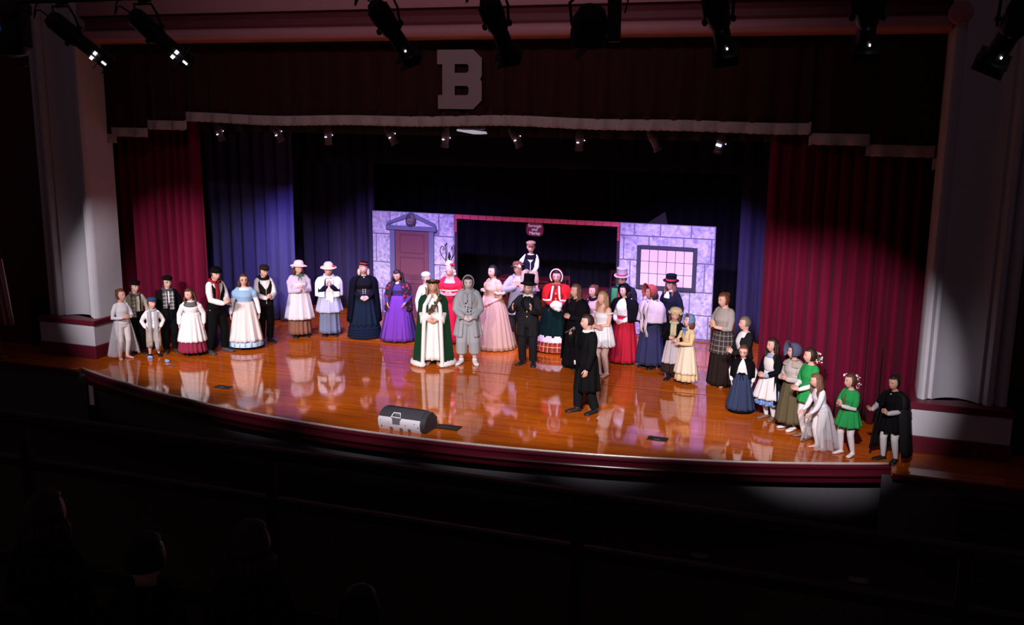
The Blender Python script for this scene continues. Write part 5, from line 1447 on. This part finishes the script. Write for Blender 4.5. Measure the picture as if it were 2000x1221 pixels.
# electric row behind the valance
pz = 4.56
t = tag(empty('lighting_batten', (0, 1.6, pz)), 'dark lighting batten hidden behind the fringe', 'pipe')
MB().add(tube([(-7.2, 0, 0), (7.2, 0, 0)], .022, 10)).build('pipe', M_BLACK, t)
for xx in (-6, 0, 6):
    MB().add(tube([(xx, 0, 0), (xx, 0, 2.05)], .008, 6)).build('hanger', M_BLACK, t)
M_FIX = mat('grey_fixture', (.22, .22, .25), .5)
ords = ['leftmost', 'second', 'third', 'fourth', 'fifth', 'sixth', 'seventh', 'eighth']
for i, (X, dx, gl) in enumerate([(-5.73, .10, 1), (-4.42, .16, 1), (-3.24, -.03, 1), (-2.0, .16, 1), (-.81, -.06, 1), (.45, .16, 1), (1.70, -.03, 1), (2.93, .16, 0), (4.15, -.10, 2)]):
    lab = '%s small stage lamp from left under the fringe' % ords[i] if i < 8 else 'rightmost small stage lamp under the fringe, glowing brightest'
    if i == 0: lab = 'leftmost small stage lamp under the pale fringe'
    if i == 7: lab = 'unlit small stage lamp under the fringe, second from right'
    t = tag(empty('stage_lamp', (X, 1.6, 4.44)), lab, 'stage light', 'small stage lamps under the fringe')
    B = V(dx, .06, -.36)
    lamp_axis(MB().add(lathe([(.02, .03), (.055, .02), (.075, -.03), (.078, -.15), (.068, -.17), (.066, -.30), (.076, -.31), (.076, -.35), (.06, -.35), (.06, -.30), (.01, -.29)], 16)), (0, 0, 0), B).build('housing', M_FIX, t, sharp=40)
    g = MB()
    for q in range(4): g.add(lathe([(.06, -.02-.03*q), (.084, -.025-.03*q), (.06, -.032-.03*q)], 14))
    lamp_axis(g, (0, 0, 0), B).build('cooling_fin', M_BLACK, t, sharp=30)
    MB().add(tube([(-.09, 0, -.12), (-.095, 0, .05), (0, 0, .09), (.095, 0, .05), (.09, 0, -.12)], .008, 6)).build('yoke', M_BLACK, t)
    MB().add(bbox((0, 0, .11), (.04, .05, .07), .008)).build('clamp', M_BLACK, t, smooth=False)
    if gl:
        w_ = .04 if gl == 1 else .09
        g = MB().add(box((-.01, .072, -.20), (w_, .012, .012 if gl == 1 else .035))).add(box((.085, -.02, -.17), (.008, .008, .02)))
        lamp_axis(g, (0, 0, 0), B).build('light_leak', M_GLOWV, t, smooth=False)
# projector-like pale box, emission added to its white underside
t = tag(empty('pale_box', (-.25, 1.45, 4.40)), 'pale flat box with emissive white underside hanging under the fringe', 'stage light')
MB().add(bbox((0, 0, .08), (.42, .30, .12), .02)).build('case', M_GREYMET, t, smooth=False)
MB().add(prism([(-.22, .03), (.22, -.01), (.24, -.05), (.10, -.05), (-.22, .0)], -.17, .14)).build('white_shell', mat('emissive_white', (.8, .78, .8), .4, emit=(.9, .82, 1), es=.4), t, smooth=False)
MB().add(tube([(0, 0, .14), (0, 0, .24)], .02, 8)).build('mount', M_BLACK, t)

# ================================================================== PROPS
# stage monitor wedge
t = tag(empty('stage_monitor', (.08, -2.02, 0), R_(-3)), 'silver grey wedge stage monitor speaker on the stage edge', 'speaker')
M_SIL = mat('silver_plastic', (.62, .62, .68), .35, var=.05, spec=.5)
pr_ = [(-.20, .0), (-.235, .05), (-.248, .12), (-.245, .17), (-.222, .205), (.16, .205), (.20, .10), (.20, .0)]
MB().add(loft([[(x, y, z) for y, z in pr_] for x in (-.37, -.36, .33, .34)])).build('cabinet', M_SIL, t, sharp=35)
MB().add(loft([[(x, y, z) for y, z in [(-.222, .205), (-.195, .235), (-.145, .27), (-.05, .295), (.05, .295), (.16, .205)]] for x in (-.37, .34)])).build('cabinet_top', mat('charcoal_plastic', (.045, .045, .055), .35, spec=.5), t, sharp=35)
MB().add(loft([[(x, y*1.0, z*1.0) for y, z in [(-.19, .008), (-.225, .06), (-.235, .13), (-.20, .21), (-.145, .255), (-.05, .285), (.04, .285), (.18, .17), (.19, .008)]] for x in (.34, .42)])).build('end_cap', mat('dark_plastic', (.035, .035, .04), .5), t, sharp=35)
MB().add(bbox((-.06, -.226, .155), (.16, .05, .13), .02)).add(bbox((-.06, -.175, .235), (.12, .05, .05), .015)).build('handle_recess', mat('recess_plastic', (.12, .12, .13), .5), t, smooth=False)  # handle recess in dark grey plastic
MB().add(tube([(-.14, -.245, .22), (-.115, -.20, .275), (-.005, -.20, .275), (.02, -.245, .22), (-.14, -.245, .22)], .011, 6)).build('handle', M_SIL, t)
for xx, zz in ((-.33, .15), (-.19, .12), (.10, .11), (.25, .15), (.31, .10), (-.31, .06)):
    MB().add(ell((xx, -.243 if zz < .2 else -.228, zz), (.010, .006, .010), 8, 6)).build('screw', M_BLACK, t)
for xx in (-.15, .02, .16):
    MB().add(bbox((xx, -.232, .045), (.05, .03, .03), .006)).build('foot', M_GREYMET, t, smooth=False)
MB().add(loft([[(x, y, z) for y, z in [(.0, .296), (.06, .296), (.205, .15), (.19, .14)]] for x in (-.33, .30)])).build('grille', M_BLACK, t, sharp=35)
o = MB().add(sheet(np.array([[(.0+.36*u, .10*v_+.05*u*v_, .02+.010*math.sin(3*u+v_)) for v_ in (0, .5, 1, 1.5)] for u in np.linspace(0, 1, 6)]), .01)).build('cable_cover', mat('dark_cloth_mat', (.02, .02, .022), .9), None, loc=(.50, -1.95, 0))
o.location = (.50, -1.93, -.004)
tag(o, 'small dark mat lying behind the stage monitor', 'mat')
for X, nm in ((-3.85, 'dark floor pocket cover on the left of the stage apron'), (3.79, 'dark floor pocket cover on the right of the stage apron')):
    t = tag(empty('floor_pocket', (X, -1.18, 0)), nm, 'floor plate')
    MB().add(bbox((0, 0, .004), (.30, .17, .010), .003)).build('cover', mat('iron_plate', (.012, .012, .013), .6), t, smooth=False)
    MB().add(bbox((0, -.04, .011), (.10, .02, .006), .002)).build('lift_tab', M_GREYMET, t, smooth=False)
# small blue mouthpieces on the boards with a thread of cable
for (X, Y, a, lab) in ((-6.36, .02, .4, 'small blue plastic box on the boards at the small boy\'s feet'), (-5.87, -.10, -.5, 'small blue plastic box lying on the boards away from the group')):
    t = tag(empty('plastic_box', (X, Y, 0), a), lab, 'box')
    MB().add(bbox((0, 0, .022), (.10, .06, .044), .010)).build('case', mat('blue_plastic', (.16, .36, .85), .4), t, smooth=False)
    MB().add(bbox((0, -.015, .047), (.06, .015, .008), .003)).build('label_strip', mat('pale_blue_plastic', (.5, .65, .85), .4), t, smooth=False)
tag(MB().add(tube(smoothpts([(-5.83, -.12, .006), (-5.7, -.20, .006), (-5.58, -.26, .006), (-5.55, -.36, .006), (-5.62, -.40, .006)]), .005, 6)).build('cable', M_GREYMET), 'thin dark cable trailing from the blue box on the boards', 'cable')
# coat tree
t = tag(empty('coat_tree', (-2.08, 4.7, 0)), 'black curled metal coat tree in front of the stone flat', 'coat tree')
MB().add(lathe([(.02, 0), (.05, .06), (.022, .12), (.02, 1.55), (.035, 1.58), (.02, 1.66), (.012, 1.70)], 12)).build('pole', M_BLACK, t)
for k in range(6):
    a = k*PI/3+.3; c, s_ = math.cos(a), math.sin(a)
    pts = [(0, 1.50), (.08, 1.52), (.16, 1.60), (.20, 1.72), (.17, 1.82), (.12, 1.80), (.12, 1.74), (.15, 1.735)] if k % 2 else [(0, 1.44), (.08, 1.44), (.14, 1.52), (.12, 1.66), (.14, 1.80), (.15, 1.85)]
    MB().add(tube([tuple(p) for p in smoothpts([(r*c, r*s_, z) for r, z in pts])], .009, 6)).build('hook', M_BLACK, t)
    if k % 2 == 0: MB().add(ell((.15*c, .15*s_, 1.86), (.018, .018, .026), 8, 6)).build('finial', M_BLACK, t)
    if k % 2 == 0:
        MB().add(tube([tuple(p) for p in smoothpts([(.02*c, .02*s_, .25), (.14*c, .14*s_, .20), (.24*c, .24*s_, .03), (.28*c, .28*s_, .012)])], .012, 6)).build('foot', M_BLACK, t)
# furniture in the dark opening
M_RWOOD = mat('red_stained_wood', (.07, .008, .010), .5, var=.2, scale=12)
t = tag(empty('clerk_desk', (-.72, 5.95, 0)), 'tall dark red clerk desk in the opening behind the cast', 'desk')
MB().add(prism([(-.62, .98), (.62, .98), (.62, 1.02), (-.62, 1.02)], -.3, .3)).build('top', M_RWOOD, t, smooth=False)
MB().add(box((0, 0, .90), (1.14, .5, .14))).build('apron_board', M_RWOOD, t, smooth=False)
for sx in (-1, 1):
    for sy in (-1, 1):
        MB().add(lathe([(.03, 0), (.035, .05), (.028, .3), (.04, .6), (.03, .7), (.045, .76), (.045, .86)], 10)).build('leg', M_RWOOD, t, loc=(sx*.54, sy*.24, 0))
    MB().add(box((sx*.54, 0, .22), (.04, .46, .04))).build('stretcher', M_RWOOD, t, smooth=False)
def chair(X, Y, a, lab):
    t = tag(empty('side_chair', (X, Y, 0), a), lab, 'chair', 'dark red chairs in the opening')
    MB().add(bbox((0, 0, .45), (.42, .42, .04), .01)).build('seat', M_RWOOD, t, smooth=False)
    for sx in (-1, 1):
        MB().add(tube([(sx*.18, -.18, 0), (sx*.18, -.18, .43)], [.018, .022], 8)).build('leg', M_RWOOD, t)
        MB().add(tube([(sx*.18, .20, 0), (sx*.18, .18, .45), (sx*.18, .24, 1.02)], [.018, .022, .018], 8)).build('leg', M_RWOOD, t)
    for z, w_ in ((.98, .10), (.74, .05)):
        MB().add(bbox((0, .21+.06*(z-.45)/.55, z), (.36, .025, w_), .006)).build('back_rail', M_RWOOD, t, smooth=False)
    for xx in (-.09, 0, .09):
        MB().add(tube([(xx, .19, .47), (xx, .235, .95)], .010, 6)).build('spindle', M_RWOOD, t)
chair(.10, 6.2, .5, 'dark red spindle chair beside the clerk desk')
chair(1.0, 7.42, -.1, 'dark red spindle chair by the cloth covered table')
t = tag(empty('round_table', (1.02, 6.4, 0)), 'round table under dark red cloth in the shadowed opening', 'table')
MB().add(lathe([(.02, .0), (.26, .0), (.26, .03), (.05, .06), (.045, .68), (.3, .70), (.60, .71), (.60, .735), (.01, .735)], 28)).build('pedestal', M_RWOOD, t, sharp=40)
g = []
for i, (r, z) in enumerate(((.02, .742), (.40, .742), (.60, .742), (.63, .72), (.65, .60), (.67, .45))):
    g.append([((r+(.03*math.cos(9*a) if i > 3 else 0))*math.cos(a), (r+(.03*math.cos(9*a) if i > 3 else 0))*math.sin(a), z) for a in np.arange(54)*2*PI/54])
MB().add(sheet(np.array(g), .006, True)).build('tablecloth', mat('dark_red_cloth', (.09, .008, .014), .85), t)

# flag by the left column
t = tag(empty('flag', (-9.02, -1.0, 0)), 'striped flag drooping from a pole at the left edge', 'flag')
MB().add(lathe([(.02, 0), (.16, 0), (.16, .03), (.05, .07), (.018, .10), (.016, 2.55), (.03, 2.58), (.02, 2.66), (.005, 2.70)], 12)).build('pole', mat('flag_pole', (.16, .09, .03), .4), t)
FM = bpy.data.materials.new('flag_cloth'); FM.use_nodes = True
nt = FM.node_tree; b = nt.nodes['Principled BSDF']; b.inputs['Roughness'].default_value = .8
uvn = nt.nodes.new('ShaderNodeUVMap'); sp = nt.nodes.new('ShaderNodeSeparateXYZ'); nt.links.new(uvn.outputs[0], sp.inputs[0])
mu = nt.nodes.new('ShaderNodeMath'); mu.operation = 'MULTIPLY'; mu.inputs[1].default_value = 7.5; nt.links.new(sp.outputs[0], mu.inputs[0])
fr_n = nt.nodes.new('ShaderNodeMath'); fr_n.operation = 'FRACT'; nt.links.new(mu.outputs[0], fr_n.inputs[0])
lt = nt.nodes.new('ShaderNodeMath'); lt.operation = 'LESS_THAN'; lt.inputs[1].default_value = .5; nt.links.new(fr_n.outputs[0], lt.inputs[0])
mx = nt.nodes.new('ShaderNodeMix'); mx.data_type = 'RGBA'; mx.inputs[6].default_value = (.70, .65, .65, 1); mx.inputs[7].default_value = (.40, .02, .04, 1); nt.links.new(lt.outputs[0], mx.inputs[0])
l2 = nt.nodes.new('ShaderNodeMath'); l2.operation = 'LESS_THAN'; l2.inputs[1].default_value = .68; nt.links.new(sp.outputs[1], l2.inputs[0])
m2 = nt.nodes.new('ShaderNodeMix'); m2.data_type = 'RGBA'; m2.inputs[7].default_value = (.012, .014, .04, 1); nt.links.new(l2.outputs[0], m2.inputs[0]); nt.links.new(mx.outputs[2], m2.inputs[6])
nt.links.new(m2.outputs[2], b.inputs['Base Color'])
g = []
for i in range(14):
    q = i/13
    row = []
    for j in range(26):
        u = j/25
        sp_ = .06+.36*q**.8
        row.append((.02+sp_*u+.02*math.sin(u*9), .05*math.sin(u*16+q*2)*(.4+.6*q), 2.42-1.75*q+.25*u*(1-q)-.22*u*q*0))
    g.append(row)
MB().add(sheet(np.array(g), .008)).build('cloth', FM, t)
# steps from the auditorium at the right end
t = tag(empty('stage_steps', (8.75, -1.45, -1.1)), 'dark steps leading up to the right end of the stage', 'steps')
M_STEP = mat('dark_step_paint', (.022, .010, .010), .8)
for i in range(5):
    MB().add(bbox((0, -.16-.28*i, .22*(5-i)/2-.11+.0), (1.6, .28, .22*(5-i)-.22+.02 if i < 4 else .06), .01)).build('step', M_STEP, t, smooth=False)
# balcony railing in the foreground
M_RAIL = mat('dark_rail', (.03, .02, .022), .35, spec=.5)
t = tag(empty('balcony_rail', (4.2, -10.3, 1.6)), 'dark two bar balcony railing crossing the foreground', 'railing')
MB().add(bbox((0, 0, 1.14), (9.5, .06, .075), .012)).build('top_bar', M_RAIL, t, smooth=False)
MB().add(bbox((0, 0, .82), (9.5, .05, .075), .012)).build('lower_bar', M_RAIL, t, smooth=False)
for xx in (-4.98, -3.03, -1.08, .89, 2.86, 4.6):
    MB().add(bbox((xx, 0, .57), (.065, .06, 1.14), .008)).build('post', M_RAIL, t, smooth=False)
tag(MB().add(box((3, -10.24, 1.2), (16, .1, 1.0))).build('wall_balcony_front', mat('balcony_front_paint', (.03, .012, .012), .8), smooth=False), 'dark balcony front below the railing', 'wall', kind='structure')
# balcony audience, seen as dark shapes
M_SEAT = mat('dark_seat', (.02, .010, .010), .8)
for i, (X, top, lab, hc) in enumerate([(2.77, 2.97, 'dark silhouette of seated spectator at far left of the balcony', DBROWN), (3.36, 2.84, 'short dark spectator second from left in the balcony', BLACKH),
                                   (3.95, 2.99, 'tall dark spectator seated left of the rail post', DBROWN), (4.50, 2.77, 'rightmost dark spectator low in the balcony', BLACKH)]):
    H = 1.62; seat_z = top-.53*H-1.6
    c = tag(empty('theatre_chair', (X, -11.8, 1.6)), 'dark balcony seat under ' + lab[:60], 'seat', 'dark balcony seats')
    MB().add(bbox((0, 0, seat_z-.06), (.34, .40, .07), .02)).build('cushion', M_SEAT, c, smooth=False)
    MB().add(bbox((0, -.26, seat_z+.18), (.34, .06, .50), .02)).build('backrest', M_SEAT, c, smooth=False)
    MB().add(bbox((0, 0, (seat_z-.1)/2), (.06, .3, max(.05, seat_z-.1)), .01)).build('pedestal', M_SEAT, c, smooth=False)
    P = Person(lab, X, -11.75, H, rz=PI+.12, hr=7.2, z=top-H, arms=('down', 'down'), hair=hc, bw=.9, group='balcony spectators', legs=(((-.07, -.25, .27), (0, -.4, 1)), ((.07, -.25, .27), (0, -.4, 1))))
    P.body().hair('short' if i % 2 else 'bob').shirt((.012, .010, .012), 'jacket', .014).trousers((.010, .010, .012)).shoes(BLK).scarf(BLK, (0, 0), name='collar')
for (X, lab) in ((6.73, 'small pale paper lying on the dark auditorium floor at right'), (4.70, 'small dim paper lying on the dark auditorium floor near the middle')):
    g = sheet(np.array([[(u, v_, .02+.05*abs(u)) for u in (-.12, -.06, 0, .06, .12)] for v_ in (-.08, 0, .08)]), .003)
    tag(MB().add(g).build('paper_programme', mat('programme_paper', (.16, .15, .14), .8), None, loc=(X, -2.62, -1.1)), lab, 'paper')
